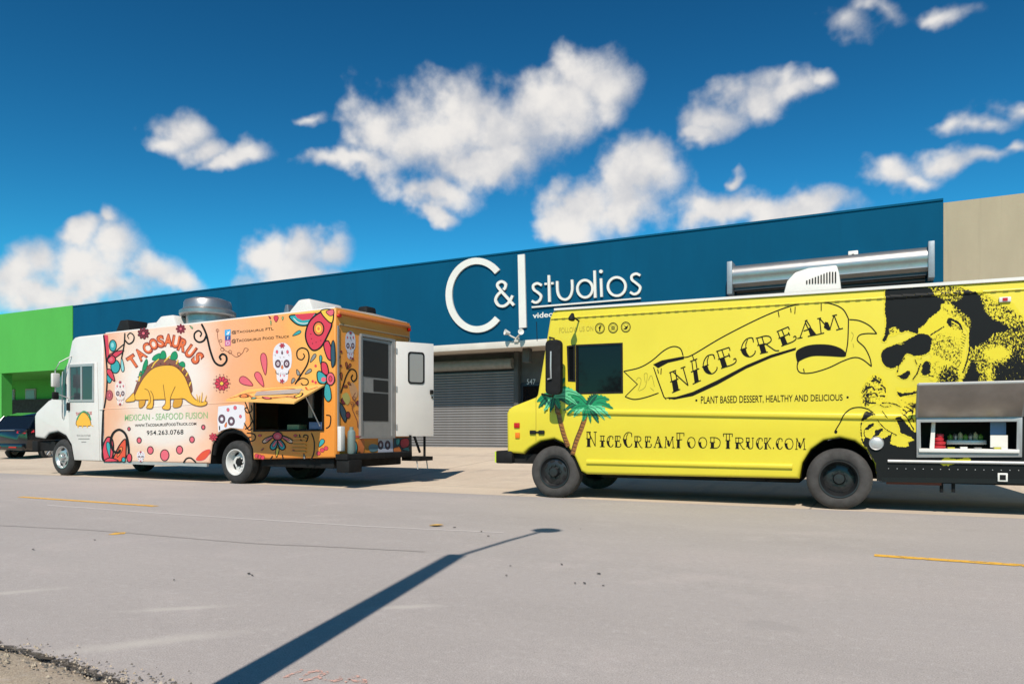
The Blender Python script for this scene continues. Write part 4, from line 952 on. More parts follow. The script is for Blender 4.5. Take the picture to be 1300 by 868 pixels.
def skull(D, c, w, h, light=SKL):
    x, y = c; q = lambda *p: [(x + a * w, y + b * h) for a, b in p]
    D.blob(q((-.5, -.15), (-.42, -.38), (-.15, -.5), (.15, -.5), (.42, -.38), (.5, -.15), (.46, .1), (.32, .2), (.28, .42), (.1, .5), (-.1, .5), (-.28, .42), (-.32, .2), (-.46, .1)), light, None)
    for s in (-1, 1):
        D.ell(q((s * .23, .02))[0], .15 * w, .10 * h, EYE, K, w * .02).ell(q((s * .23, .02))[0], .07 * w, .045 * h, light).ell(q((s * .23, .02))[0], .035 * w, .02 * h, DR)
        D.ell(q((s * .28, -.28))[0], .06 * w, .045 * h, PK, DR, w * .012).stroke(smooth(q((s * .34, .2), (s * .32, .26), (s * .2, .28)), 4), w * .035, K)
        D.ell(q((s * .1, .32))[0], .03 * w, .03 * h, PK)
    D.drop(q((0, .05))[0], q((0, .15))[0], w * .14, OR, DR, w * .015)
    petals(D, q((0, -.44))[0], w * .14, 6, RD, DR, w * .015)
    D.drop(q((0, -.32))[0], q((0, -.22))[0], w * .12, EYE, None)
    for k in range(5): D.stroke(q((-.2 + .1 * k, .25), (-.2 + .1 * k, .31)), w * .012, EYE)
    petals(D, q((0, .46))[0], w * .12, 5, RD, DR, w * .015)
    for a, b in ((-.1, -.15), (.1, -.15), (-.36, -.2), (.36, -.2), (0, -.05)): D.ell(q((a, b))[0], w * .02, w * .02, DR, n=8)
D = D1(); skull(D, cB((658, 605))[0], 24, 50); D.build('skull_print', taco)
D = D1(); skull(D, cE((204, 612))[0], 14, 31, ink('skull_faint', 244, 228, 220)); D.build('skull_print', taco)
D = D1(); 
q = cC((975, 222), (1116, 205), (1180, 212), (1190, 330), (1168, 398), (1070, 388), (1000, 410), (975, 425), (968, 330)); D.poly(q, SKL)
for s in (1003, 1078): D.ell(*cC((s, 320 if s == 1003 else 338)), 4.2, 5.6, EYE, K, .6).ell(*cC((s, 320 if s == 1003 else 338)), 1.8, 2.4, SKL)
D.drop(*cC((1040, 345), (1030, 385)), 3.4, OR, DR, .4).ell(*cC((1052, 248)), 1.7, 2.2, PK, DR, .4).ell(*cC((1108, 232)), 2, 2.4, PK, DR, .4).ell(*cC((1150, 300)), 1.5, 2, PK, DR, .4).stroke(cC((985, 375), (987, 408)), 1.3, K)
D.build('skull_print', taco)
D = D1(); skull(D, cC((365, 615))[0], 10, 13); D.build('skull_print', taco)
D = D1()                                              # pink drops
D.drop(*cB((515, 706), (495, 522)), 9.6, PK, DR, 1.0).drop(*cB((500, 806), (435, 684)), 10, PK, DR, 1.0).drop(*cB((408, 795), (298, 735)), 12, PK, DR, 1.0); D.build('drop_print', taco)
for x, y, r in ((272, 398, 12), (352, 488, 20), (440, 566, 27), (553, 605, 40), (670, 563, 29), (768, 482, 22), (857, 385, 16)): D1().ell(*cC((x, y)), r / 6.2 * .85, r / 6.2 * 1.1, PK, ink('dot_line', 60, 26, 32), 1.2).build('dot_print', taco)
D = D1()                                              # red swirl at the lower front corner
D.blob(cC((66, 640), (66, 540), (100, 465), (140, 480), (150, 560), (130, 645)), RD, K, 1.8).drop(*cC((120, 620), (105, 500)), 6, TL, K, .9)
D.blob(cC((150, 650), (165, 590), (205, 515), (245, 480), (250, 560), (235, 645)), ink('flame', 232, 84, 52), K, 1.6).drop(*cC((180, 620), (215, 540)), 6, OR, K, .8)
D.stroke(smooth(cC((262, 655), (270, 560), (250, 450), (200, 405), (150, 430), (128, 500), (150, 570), (190, 585), (205, 560)), 6), 3.0, K)
D.ell(*cC((275, 625)), 3.2, 5.5, RD, K, 1.2).ell(*cC((230, 640)), 2.4, 3.2, TL, K, 1).blob(cC((80, 655), (120, 625), (190, 650)), RD, K, 1.2); D.build('swirl_print', taco)
D = D1()
D.stroke(smooth(cC((700, 665), (725, 632), (760, 628), (800, 662)), 5), 2.0, K).blob(cC((800, 640), (850, 580), (905, 560), (905, 590), (860, 640)), ink('flame', 232, 84, 52), RD, .8, 4)
petals(D, cC((935, 462))[0], 5.2, 7, RD, DR, .6); D.build('flower_print', taco)
D = D1()                                              # feather flower at the top rear corner
D.blob(cB((722, 205), (745, 250), (800, 285), (870, 285), (930, 240), (955, 190), (840, 196)), TL, K, 1.6).poly(cB((765, 195), (940, 180), (900, 235), (830, 245), (785, 225)), RD)
D.stroke(smooth(cB((752, 225), (800, 265), (870, 268), (920, 235)), 5), .9, WH)
D.blob(cB((1005, 165), (900, 240), (856, 350), (870, 440), (920, 498), (985, 470), (1040, 375), (1078, 275), (1045, 205)), RD, K, 2.0)
D.ell(*cB((966, 315)), 6.6, 8.6, OR, K, 1.6).ell(*cB((966, 315)), 4, 5.2, YL, OR, .8).ell(*cB((966, 315)), 1.6, 2.2, OR)
for x, y in ((905, 400), (945, 430), (915, 440), (985, 415), (900, 360)): D.ell(*cB((x, y)), .7, .8, DR, n=8)
D.blob(cB((985, 165), (1030, 235), (1080, 265), (1092, 180), (1060, 150)), YL, K, 1.4).blob(cB((1030, 170), (1060, 205), (1092, 195), (1090, 152)), PK, K, .9)
D.blob(cB((1010, 450), (1050, 420), (1085, 520), (1080, 580), (1040, 560)), RD, K, 1.4).blob(cB((1080, 430), (1100, 430), (1106, 590), (1080, 640), (1070, 520)), ink('slate', 52, 84, 100), K, 1.0)
D.blob(cB((990, 605), (1035, 612), (1050, 700), (1000, 690)), RD, K, 1.4).blob(cB((955, 690), (985, 678), (1040, 730), (1020, 780), (965, 765)), TL, K, 1.4).ell(*cB((1068, 740)), 5.2, 8, PK, K, 1.2).ell(*cB((1068, 740)), 2.2, 3.6, RD, K, .7).ell(*cB((1010, 745)), 3, 3, PK)
D.blob(cB((1025, 790), (1060, 800), (1075, 900), (1045, 930), (1015, 880)), TL, K, 1.0); D.drop(*cB((985, 615), (985, 540)), 4, TL, K, .8)
D.build('feather_print', taco)
D = D1()
D.stroke(smooth(cB((765, 785), (820, 700), (868, 620), (884, 550), (868, 495), (822, 478), (784, 505), (786, 560), (822, 578), (846, 550), (835, 525)), 6), 2.0, K, w1=1.4)
D.stroke(smooth(cB((775, 770), (820, 735), (870, 745), (875, 780), (840, 795), (815, 775)), 5), 1.4, K)
D.build('scroll_print', taco); D = D1()
for a_, b_, cl in (((745, 375), (815, 335), TL), ((850, 700), (905, 660), GY), ((895, 600), (940, 530), GY), ((780, 660), (800, 710), GY), ((735, 780), (760, 735), GY)): D1().drop(*cB(a_, b_), 5, cl, K, .7).build('leaf_print', taco)
for x, y in ((940, 630), (915, 760), (940, 770)): D1().ell(*cB((x, y)), 1.6, 1.8, RD, n=8).build('berry_print', taco)
D1().drop(*cB((605, 258), (605, 205)), 7, RD, DR, .8).build('petal_print', taco); D1().drop(*cB((540, 205), (560, 232)), 3, DR, None).build('petal_print', taco)
D1().drop(*cB((660, 245), (662, 212)), 2.6, LG, K, .4).build('leaf_print', taco); D1().drop(*cB((562, 290), (560, 245)), 2, LG, K, .3).build('leaf_print', taco)
D = D1(.0028)                                         # motif under the serving window
D.drop(*cD((565, 620), (575, 545)), 5, YL, K, 1.0)
for s in (-1, 1):
    D.drop(*cD((575, 470), (575 + s * 48, 560)), 9.5, TL, K, 1.6).drop(*cD((575, 480), (575 + s * 40, 540)), 4, PK, K, .6).drop(*cD((600 if s > 0 else 545, 450), (575 + s * 118, 505)), 6.4, ink('pale_peach', 246, 190, 160), K, 1.4).drop(*cD((600 if s > 0 else 545, 455), (575 + s * 95, 490)), 3, PK, DR, .5)
    D.ell(*cD((575 + s * 140, 450)), 2.2, 1.4, RD, K, .4); D.stroke(cD((575 + s * 110, 550), (575 + s * 130, 568)), 1.6, DR)
D.ell(*cD((575, 455)), 6, 5.2, RD, K, 1.4).ell(*cD((575, 458)), 2.6, 2.2, PK)
for q in ([(745, 440), (760, 490), (800, 495), (812, 455), (785, 445), (778, 465)], [(840, 430), (862, 500), (858, 590), (835, 640)], [(330, 430), (390, 440), (395, 480), (360, 495), (340, 470), (365, 462)], [(318, 400), (350, 380), (372, 340)], [(515, 640), (535, 610)], [(610, 600), (618, 636)], [(365, 210), (370, 255), (335, 270), (315, 240), (340, 228)], [(310, 350), (345, 405), (375, 395)], [(955, 290), (990, 300), (985, 370), (955, 395)]): D1().stroke(smooth(cD(*q), 5), 1.5, K).build('curl_print', taco)
D.build('motif_print', taco); D = D1(.0028); D.drop(*cD((900, 540), (935, 480)), 7, TL, K, .8); D.build('leaf_print', taco)
D = D1(.0028); D.drop(*cD((780, 590), (785, 635)), 3, GY, K, .6); D.build('leaf_print', taco)
for x, y in ((410, 610), (430, 615), (455, 622), (895, 590), (925, 565), (955, 550)): D1().ell(*cD((x, y)), 2.6, 2.6, RD, DR, .6).build('berry_print', taco)
for k in range(5):                                    # louvres of the little hatch under the window
    a, b = T1.side(*cD((700 - k * 4, 470 + k * 27))[0]), T1.side(*cD((800, 466 + k * 27))[0]); MB().box(a[0], b[0], -.024, -.0005, a[1] - .018, a[1] + .012).build('louvre', M_wrap, taco, .008)
D = D1(.0145); D.text('TACOSAURUS', c1((324, 526), (392, 522), (392, 508), (324, 512)), ink('door_red', 200, 60, 50), .03); D.blob(c1((326, 565), (335, 530), (356, 512), (378, 530), (388, 565), (360, 570)), TAN, TB, .8); D.stroke(smooth(c1((328, 545), (340, 522), (358, 508), (378, 520), (388, 545)), 5), 1.7, GN)
for x in (333, 352, 372): D.stroke(c1((x, 566), (x + 1, 577)), 1.4, TAN)
D.stroke(c1((386, 564), (398, 571)), 1.0, TAN); D.build('taco_logo', door)
D = D1(.0145)
for (t_, y0_, y1_, xa, xb) in (('954.263.0768', 606, 614, 328, 386), ('LIC', 621, 627, 335, 382), ('LIC', 634, 641, 348, 368)):
    if t_.startswith('LIC'): D.stroke(c1((xa, (y0_ + y1_) / 2), (xb, (y0_ + y1_) / 2)), 1.1, GY)
    else: D.text(t_, c1((xa, y1_), (xb, y1_), (xb, y0_), (xa, y0_)), GY)
D.build('lettering', door)
# rear art
def DRr(): return Decal(lambda u, v: T1.rear(u, v, LX), r3, .0035)
D = DRr(); skull(D, cR((322, 420))[0], 13, 35, ink('skull_rear', 222, 220, 232)); D.build('skull_print', taco)
D = DRr(); D.stroke(smooth(cR((235, 860), (262, 770), (290, 690), (330, 640), (372, 660), (380, 720), (350, 752), (330, 720), (345, 690)), 6), 1.6, K)
for a_, b_ in (((290, 640), (285, 575)), ((300, 640), (325, 590)), ((240, 740), (238, 670)), ((250, 800), (295, 795)), ((330, 790), (300, 760))): D.drop(*cR(a_, b_), 3.4, ink('rust', 170, 84, 54), K, .6)
for x, y in ((238, 480), (235, 610), (215, 690), (345, 545), (222, 530)): D.ell(*cR((x, y)), 1.5, 1.6, DR, n=8)
D.build('scroll_print', taco)
D = DRr()
D.blob(cR2((215, 150), (260, 190), (290, 270), (275, 330), (235, 260)), ink('slate', 52, 84, 100), K, 1.2).ell(*cR2((260, 135)), 3, 4.4, DR, K, .8).ell(*cR2((300, 265)), 2.8, 4.2, DR, K, .8).ell(*cR2((390, 155)), 2, 3, DR, K, .6)
D.blob(cR2((245, 90), (290, 60), (320, 120), (290, 170)), ink('lime', 206, 196, 110), None); D.blob(cR2((310, 0), (350, -30), (390, 60), (350, 130)), ink('peach', 226, 170, 120), None)
D.stroke(smooth(cR2((370, 60), (345, 110), (370, 150), (340, 200), (360, 260), (385, 320), (390, 380)), 6), 1.0, BRN)
for x, y in ((335, 160), (385, 240), (350, 110)): D.spiral(cR2((x, y))[0], .5, 3.0, 0, 1.3, .8, BRN)
D.build('scroll_print', taco)
D = DRr()
D.blob(cR2((335, 560), (360, 500), (385, 540), (380, 610), (345, 615)), TL, K, .9).blob(cR2((490, 560), (520, 530), (575, 545), (570, 590), (510, 600)), ink('dusty_blue', 110, 150, 160), None)
D.poly(cR2((578, 480), (710, 465), (715, 605), (575, 612)), ink('skull_rear', 222, 220, 232))
for x in (600, 664): D.ell(*cR2((x, 540)), 3.2, 5.4, EYE, K, .7).ell(*cR2((x, 540)), 1.2, 2.4, SKL)
D.poly(cR2((716, 475), (862, 470), (865, 600), (716, 605)), ink('slate', 52, 84, 100)).blob(cR2((790, 490), (850, 480), (860, 540), (810, 570), (780, 540)), RD, K, .8).blob(cR2((720, 570), (770, 555), (790, 600), (725, 604)), OR, K, .6).blob(cR2((800, 580), (850, 560), (862, 596)), TL, K, .6).blob(cR2((740, 490), (775, 485), (770, 530), (745, 540)), TL, K, .6)
D.blob(cR2((400, 500), (450, 490), (440, 610), (395, 610)), OR, None).stroke(cR2((335, 462), (405, 462)), 1.8, RD)
D.build('skull_print', taco)

# ------------------------------------------------------------------ the yellow ice cream truck
_f, _r = ground_px(703, 632), ground_px(1065, 647)
A2 = math.atan2(_r[1] - _f[1], _r[0] - _f[0])
T2 = Root((_f[0], _f[1], 0), A2)
yel = empty('food_truck', T2.loc, A2, 'bright yellow dessert food truck with black banner lettering and gorilla print', 'food truck')
S2 = lambda *pts: [T2.side(*p) for p in pts]
W2 = 2.2
XE = T2.side(1300, 500)[0] + 0.85                     # rear end, past the edge of the picture
k1 = crop(630, 360, 3.1); k2 = crop(780, 360, 3.8235); k3 = crop(730, 500, 3.25); k4 = crop(1050, 340, 4.824); k5 = crop(1050, 480, 4.824); k7 = crop(540, 300, 3.947)
gA = crop(1100, 355, 6.43); gB = crop(1190, 350, 6.2); gC = crop(1070, 460, 6.2)
def lineat(p, q):
    a, b = T2.side(*p), T2.side(*q); return lambda x: a[1] + (b[1] - a[1]) * (x - a[0]) / (b[0] - a[0])
top = lineat((740, 389.5), (1300, 354.5)); bot_r = lineat((1120, 611), (1299, 613.5))
WIN2 = [(731.6, 438.5), (789.6, 436), (790, 498), (732, 499.2)]
QW2 = [(720.6, 440), (729.3, 438.6), (729.6, 483.4), (722, 483)]
HAT = [(1165, 532.5), (1296, 531.5), (1295.5, 578), (1165, 578.5)]
o2 = [(643.2, 574.5), (642.8, 524), (645.5, 518.6), (650.5, 515.3), (680, 503.8), (681.8, 500.5), (697.8, 402.5), (701, 396), (708, 392)]
o2 = S2(*o2) + [(T2.side(740, 389.5)[0], top(T2.side(740, 389.5)[0])), (XE, top(XE)), (XE, bot_r(XE))]
o2 += S2((1120, 611), (1113, 604), (1110, 588), (1100, 571), (1085, 560), (1066, 555.5), (1046, 559), (1030, 570), (1019, 587), (1014.8, 607.5), (744, 601.8), (737, 598.5), (729, 580), (718, 564), (703, 557), (686, 560), (672, 568.5), (664.5, 576))
body2 = shell(o2, [S2(*HAT), S2(*WIN2), S2(*QW2)], 0, W2, .05, M_tyel, 'body', yel, .06)
for q, nm in ((WIN2, 'side_window'), (QW2, 'quarter_window')):
    p = S2(*q); g_ = panel(offset_poly(p, -.004), .012, .02, M_glass, nm, yel)
    panel(offset_poly(p, -.012), -.006, .0115, M_under, 'window_frame', g_, holes=[offset_poly(p, .014)])
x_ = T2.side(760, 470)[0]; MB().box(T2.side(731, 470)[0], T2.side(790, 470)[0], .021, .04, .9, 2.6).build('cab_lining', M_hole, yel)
# white gutter strip, roof skin, drip seam
xa = T2.side(704, 392)[0]
mb = MB()
for y0, y1, d0, d1 in ((-.022, .06, -.01, .03), (W2 - .06, W2 + .022, -.01, .03)):
    mb.add([(xa, y0, top(xa) + d0 - .02), (XE, y0, top(XE) + d0), (XE, y1, top(XE) + d0), (xa, y1, top(xa) + d0 - .02), (xa, y0, top(xa) + d1 - .03), (XE, y0, top(XE) + d1), (XE, y1, top(XE) + d1), (xa, y1, top(xa) + d1 - .03)], [(0, 1, 2, 3), (4, 5, 6, 7), (0, 1, 5, 4), (2, 3, 7, 6), (1, 2, 6, 5), (0, 3, 7, 4)])
mb.build('gutter', M_white, yel)
mb = MB(); V = []
for x in (xa + .05, XE): V += [(x, .055, top(x) + .012), (x, W2 / 2, top(x) + .06), (x, W2 - .055, top(x) + .012), (x, W2 / 2, top(x) - .03)]
mb.add(V, [(0, 1, 5, 4), (1, 2, 6, 5), (0, 1, 2, 3), (7, 6, 5, 4), (2, 3, 7, 6), (3, 0, 4, 7)]); mb.build('roof', M_white, yel)
ds = lineat((700, 404.5), (1300, 367))
rib_hi = lineat((788.5, 523.2), (1164, 529.5)); rib_lo = lineat((746, 586), (1006, 592)); rib_bk = lineat((1128, 585), (1299, 587.5))
def moulding(name, f, x0, x1, h, out, m, y=-.0005):
    mb = MB(); prof = [(h * .5, 0), (h * .42, out * .7), (h * .22, out), (-h * .22, out), (-h * .42, out * .7), (-h * .5, 0)]
    V = [(x, y - e, f(x) + z) for x in (x0, x1) for z, e in prof]; n = len(prof)
    mb.add(V, [(i, i + 1, n + i + 1, n + i) for i in range(n - 1)] + [tuple(range(n)), tuple(range(n, 2 * n))]); return mb.build(name, m, yel, smooth_ang=50)
for q in (o2[-8:-1] + [o2[-1]], o2[12:22]):
    wheel_well(yel, q, .004, .75); wheel_well(yel, q, W2 - .004, W2 - .75)
moulding('drip_rail', ds, T2.side(700, 404)[0], XE, .030, .014, M_tyel)
mb = MB(); x = T2.side(704, 404)[0]                   # dark yellow rivets of the drip rail
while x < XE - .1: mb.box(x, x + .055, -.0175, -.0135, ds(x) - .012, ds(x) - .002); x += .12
mb.build('rivets', mat('rivet_dark_yellow', srgb(150, 130, 40), .6), yel)['kind'] = 'stuff'
moulding('side_rib', rib_hi, T2.side(720, 523)[0], T2.side(1162, 529)[0], .085, .03, M_tyel)
moulding('side_rib', rib_lo, T2.side(745, 586)[0], T2.side(1006, 592)[0], .075, .028, M_tyel)
hx0, hx1 = T2.side(1163.5, 555)[0], T2.side(1297.5, 555)[0]
moulding('bumper_moulding', rib_bk, T2.side(1127, 585)[0], XE - .02, .040, .026, M_alu, -.006)
# front: hood lines, lamps, bumper, windshield
qx, qz = T2.side(680.5, 540); MB().box(qx - .004, qx + .004, -.003, .01, T2.side(680, 572)[1] + .15, T2.side(680, 504)[1]).build('hood_seam', mat('seam_yellow', srgb(170, 150, 40), .6), yel)
for (u0, u1, v0, v1, m) in ((653, 660, 536.5, 543, M_redl), (654.5, 660, 549, 556, M_amber)):
    a, b = T2.side(u0, v1), T2.side(u1, v0); MB().box(a[0], b[0], -.02, -.0005, a[1], b[1]).build('side_lamp', m, yel, .006)
a, b = T2.side(673, 551), T2.side(691, 546); 
for x in (a[0], b[0] - .09): MB().box(x, x + .1, -.03, -.0005, a[1], b[1]).build('hood_latch', M_under, yel, .012)
MB().box(a[0] + .08, b[0] - .08, -.018, -.0005, a[1] + .02, b[1] - .015).build('hood_latch', M_under, yel, .005)
fb = T2.side(641, 582); MB().box(fb[0] - .16, fb[0] + .12, .0, W2, T2.side(641, 588)[1], T2.side(641, 572)[1]).build('front_bumper', M_under, yel, .02)
MB().box(fb[0] - .18, fb[0] - .155, .01, .14, T2.side(641, 587)[1], T2.side(641, 573)[1]).build('bumper_tip', ink('lime_tip', 200, 220, 60), yel)
MB().box(fb[0] + .12, fb[0] + .55, .1, .28, T2.side(641, 588)[1] + .0, T2.side(641, 576)[1]).build('bumper_bracket', M_under, yel)
wx0, wz0 = T2.side(683, 497); wx1, wz1 = T2.side(696, 408)
mb = MB(); mb.add([(wx0 - .014, .12, wz0), (wx0 - .014, W2 - .12, wz0), (wx1 - .014, W2 - .12, wz1), (wx1 - .014, .12, wz1), (wx0 + .02, .12, wz0), (wx0 + .02, W2 - .12, wz0), (wx1 + .02, W2 - .12, wz1), (wx1 + .02, .12, wz1)], [(0, 1, 2, 3), (4, 5, 6, 7), (0, 1, 5, 4), (2, 3, 7, 6), (1, 2, 6, 5), (0, 3, 7, 4)]); mb.build('windshield', M_glass, yel)
nx, nz = T2.side(642.8, 550)
for y in (.3, W2 - .3): MB().lathe([(.001, 0), (.1, 0), (.11, .03), (.09, .05), (.001, .055)], (nx + .01, y, nz), (-1, 0, 0), 18).build('headlight', M_alu, yel, smooth_ang=40)
MB().box(nx - .012, nx + .02, .55, W2 - .55, nz - .15, nz + .18).build('grille', M_under, yel)
# mirror on its arms, marker lamp on a stalk, cab step
mo = .32
ma, mb_ = T2.side(694, 501, -mo), T2.side(713, 431, -mo)
mir = MB().prism(rrect(ma[0], mb_[0], ma[1], mb_[1], .07), 'y', -mo - .05, -mo + .05).build('mirror', M_under, yel, .03)
cx_ = (ma[0] + mb_[0]) / 2
MB().tube([(cx_ - .02, -mo - .075, mb_[1] - .17), (cx_ - .02, -mo - .08, (ma[1] + mb_[1]) / 2), (cx_ - .02, -mo - .075, ma[1] + .23), (cx_ - .07, -mo - .07, ma[1] + .22)], .013).build('mirror_bracket', M_alu, mir, smooth_ang=50)
MB().tube([(T2.side(697, 428)[0], .02, T2.side(697, 428)[1]), (cx_ - .1, -mo * .6, mb_[1] + .05), (cx_, -mo, mb_[1] + .02), (cx_, -mo, mb_[1] - .05)], .013).build('mirror_arm', M_under, mir, smooth_ang=50)
MB().tube([(T2.side(688, 498)[0], .0, T2.side(690, 500)[1]), (cx_ - .08, -mo * .6, ma[1] - .02), (cx_, -mo, ma[1] + .03)], .014).build('mirror_arm', M_under, mir, smooth_ang=50)
lx, lz = T2.side(726, 403, -.24)
MB().lathe([(.001, 0), (.045, .0), (.05, .03), (.02, .10), (.001, .11)], (lx, -.26, lz - .04), (0.1, .25, 1), 16).build('marker_lamp', M_under, yel, smooth_ang=40)
MB().tube([(lx + .0, -.25, lz + .03), (lx + .01, -.12, lz + .0), (lx + .02, 0, lz - .02)], .012).build('lamp_stalk', M_under, yel)
ax_, az_ = T2.side(672, 470, -.02)
MB().cyl((T2.side(672, 440)[0], .3, T2.side(672, 430)[1]), (T2.side(672, 440)[0] - .01, .3, T2.side(672, 405)[1]), .006, 6).build('antenna', M_under, yel)
# roof air conditioner with louvres
pA = lambda *p: [T2.side(a, b, .7) for a, b in p]
ac = MB().prism(pA((997, 376), (1001, 361), (1011, 350), (1028, 344.5), (1063, 341), (1066, 351), (1068.5, 371)), 'y', .45, 1.15).build('air_conditioner', M_white, yel, .02)
for i in range(11):
    u = 1023.5 + 3.65 * i; t_ = i / 10
    a = T2.side(u, 360.5 - 1.2 * t_, .446); b = T2.side(u + 1.6, 356 - 11 * min(1, t_ * 1.3), .446); MB().box(a[0], b[0], .440, .4492, a[1], b[1] + .0).build('vent_slot', M_hole, ac)
# wheels and underside
rx2 = T2.side(1065, 610)[0]
for (x, st, y, far) in ((0, 'black', .26, 0), (rx2, 'blackdish', .26, 0), (0, 'black', W2 - .26, 1), (rx2, 'blackdish', W2 - .26, 1)): wheel(yel, (x, y, .39), .39, .24, st, M_tyre_dusty, far)
for y in (.30, W2 - .56): MB().lathe([(.23, 0), (.38, .01), (.39, .05), (.39, .19), (.38, .23), (.23, .24)], (rx2, y + .26, .39), (0, -1, 0), 32).build('inner_tyre', M_tyre_dusty, yel, smooth_ang=40)
MB().box(-.6, XE - .1, .75, 1.45, .40, .60).build('chassis', M_under, yel); MB().box(.6, rx2 - .5, .45, W2 - .15, .30, .58).build('underfloor_blocker', M_under, yel); MB().box(rx2 + .5, XE - .1, .15, W2 - .3, .36, .55).build('rear_tank', M_under, yel)  # underfloor box shaped low and wide to keep sky light out below
MB().cyl((0, .3, .39), (0, W2 - .3, .39), .06).build('axle', M_under, yel); MB().cyl((rx2, .3, .39), (rx2, W2 - .3, .39), .09).build('axle', M_under, yel)
x_ = T2.side(920, 612)[0]; MB().box(x_, x_ + .5, .2, .6, .33, .5).build('fuel_tank', M_under, yel, .02)
a, b = T2.side(1125, 615, .08), T2.side(1195, 615, .08); MB().box(a[0], b[0], .06, .1, .34, .39).build('frame_rail', mat('rusty_rail', srgb(120, 60, 44), .7), yel)
for u in (1195, 1210): p = T2.side(u, 615, .1); MB().cyl((p[0], .08, p[1] + .06), (p[0], .08, p[1] - .09), .02, 8).build('drain_pipe', M_under, yel)
for yy, nm in ((W2 + .002, 'far_rib'),): MB().box(.6, rx2 - .6, W2 + .001, W2 + .025, 1.2, 1.28).build('side_rib', M_tyel, yel)
MB().box(XE + .001, XE + .03, .25, W2 - .25, .75, 2.5).build('rear_door', M_tyel, yel, .01); MB().box(XE + .001, XE + .2, .05, W2 - .05, .40, .52).build('rear_bumper', M_under, yel, .02)

# ------------------------------------------------------------------ serving hatch of the yellow truck
h = S2(*HAT); fo = S2((1163.2, 530), (1297.5, 529), (1297, 580), (1163.4, 580.5)); fi = S2((1168.5, 536), (1290.5, 535), (1290, 571.5), (1169, 572))
hat = panel(fo, -.03, -.002, M_dalu, 'serving_hatch', yel, holes=[fi], bevel=.004)
p = T2.side(1230, 530.5); hz = p[1] + .01
ha, hb2 = fo[0][0] + .004, fo[1][0] - .004
oa, ob = T2.side(1164, 488, -.34), T2.side(1298.5, 487, -.34)
up = (oa[1] + ob[1]) / 2 - hz
lid_c = [(ha, -.034, hz), (hb2, -.034, hz), (hb2, -.034 - .34, hz + up), (ha, -.034 - .34, hz + up)]
M_lid = mat('brushed_lid_steel', (.40, .37, .34, 1), .38, .85, noise_amt=.2, noise_scale=3)
nl = Vector((0, -up, -.34)).normalized()
mb = MB(); mb.add(lid_c + [tuple(Vector(q) - nl * .03) for q in lid_c], [(0, 1, 2, 3), (7, 6, 5, 4), (0, 1, 5, 4), (1, 2, 6, 5), (2, 3, 7, 6), (3, 0, 4, 7)])
lid = mb.build('hatch_lid', M_lid, hat, .004)
for (a, b) in ((0, 1), (1, 2), (2, 3), (3, 0)):
    P, Q = Vector(lid_c[a]) + nl * .004, Vector(lid_c[b]) + nl * .004; MB().tube([P, Q], .012, 6).build('lid_edge', M_alu, lid) if False else None
MB().tube([Vector(lid_c[3]) - nl * .015, Vector(lid_c[2]) - nl * .015], .019, 8).build('lid_rim', M_alu, hat)
for i in (2, 3):
    e0 = Vector(lid_c[1 if i == 2 else 0]); e1 = Vector(lid_c[i]); MB().tube([e0 - nl * .015, e1 - nl * .015], .018, 8).build('lid_rim', M_dalu, hat)
zc0 = fi[2][1]; xi0, xi1 = fi[0][0], fi[1][0]
MB().box(xi0 - .02, xi1 + .02, -.06, .42, zc0 - .03, zc0 + .012).build('counter', mat('counter_white', srgb(225, 222, 215), .4), hat, .005)
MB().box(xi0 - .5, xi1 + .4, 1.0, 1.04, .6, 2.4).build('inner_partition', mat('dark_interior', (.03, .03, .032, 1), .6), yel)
wj = lambda u, y: T2.side(u, 550, y)[0]
MB().prism([(wj(1180, .1), zc0 + .013), (wj(1186, .1), zc0 + .013), (wj(1187.5, .1), zc0 + .37), (wj(1183, .1), zc0 + .37)], 'y', .08, .13).build('window_post', M_white, hat)
pb = MB().box(wj(1257, .12), wj(1279, .12), .10, .13, zc0 + .03, zc0 + .175).build('price_board', M_white, hat)
MB().box(wj(1257, .12), wj(1277, .12), .11, .125, zc0 + .18, zc0 + .36).build('blue_board', mat('board_blue', srgb(92, 122, 160), .5), hat)
D = Decal(lambda u, v: T2.side(u, v, .1), lambda a, b, dd: (a, .1 - dd, b), .003)
MB().box(wj(1201, .3), wj(1252, .3), .25, .45, zc0 + .06, zc0 + .115).build('ice_cream_tray', M_alu, hat, .01)
for i in range(7):
    x = wj(1206 + 6.5 * i, .34); MB().lathe([(.001, 0), (.025, 0), (.03, .05), (.02, .06 + .012 * (i % 3)), (.001, .08 + .012 * (i % 3))], (x, .34, zc0 + .112), (0, 0, 1), 10).build('topping_jar', [ink('jar_green', 120, 160, 60), M_steel, ink('jar_cream', 210, 200, 150)][i % 3], hat)
mb = MB()
for i in range(4): mb.lathe([(.001, 0), (.07 - .01 * i, 0), (.075 - .01 * i, .03), (.04, .04), (.001, .045)], (wj(1192, .15) + .01 * (i % 2), .16, zc0 + .014 + .045 * i), (0, 0, 1), 14)
mb.build('red_cups', ink('cup_red', 200, 40, 52), hat, smooth_ang=40)
for i, u in enumerate((1203, 1219, 1237, 1262, 1270)): MB().box(wj(u, .02), wj(u + 9, .02), .0, .07, zc0 + .013, zc0 + .03 + .006 * (i % 2)).build('menu_card', [ink('card_yellow', 200, 190, 70), M_white, GY][i % 3], hat)
x_ = T2.side(1119, 612)[0]; mb = MB(); q = [(x, y, bot_r(x) + z) for x in (x_, XE - .01) for y, z in ((-.0045, -.006), (-.0045, .052), (.07, .052), (.07, -.006))]
mb.add(q, [(0, 1, 2, 3), (4, 5, 6, 7), (0, 1, 5, 4), (1, 2, 6, 5), (2, 3, 7, 6), (3, 0, 4, 7)]); mb.build('skirt_edge', mat('skirt_black', (.011, .012, .012, 1), .4, 0, .22), yel)
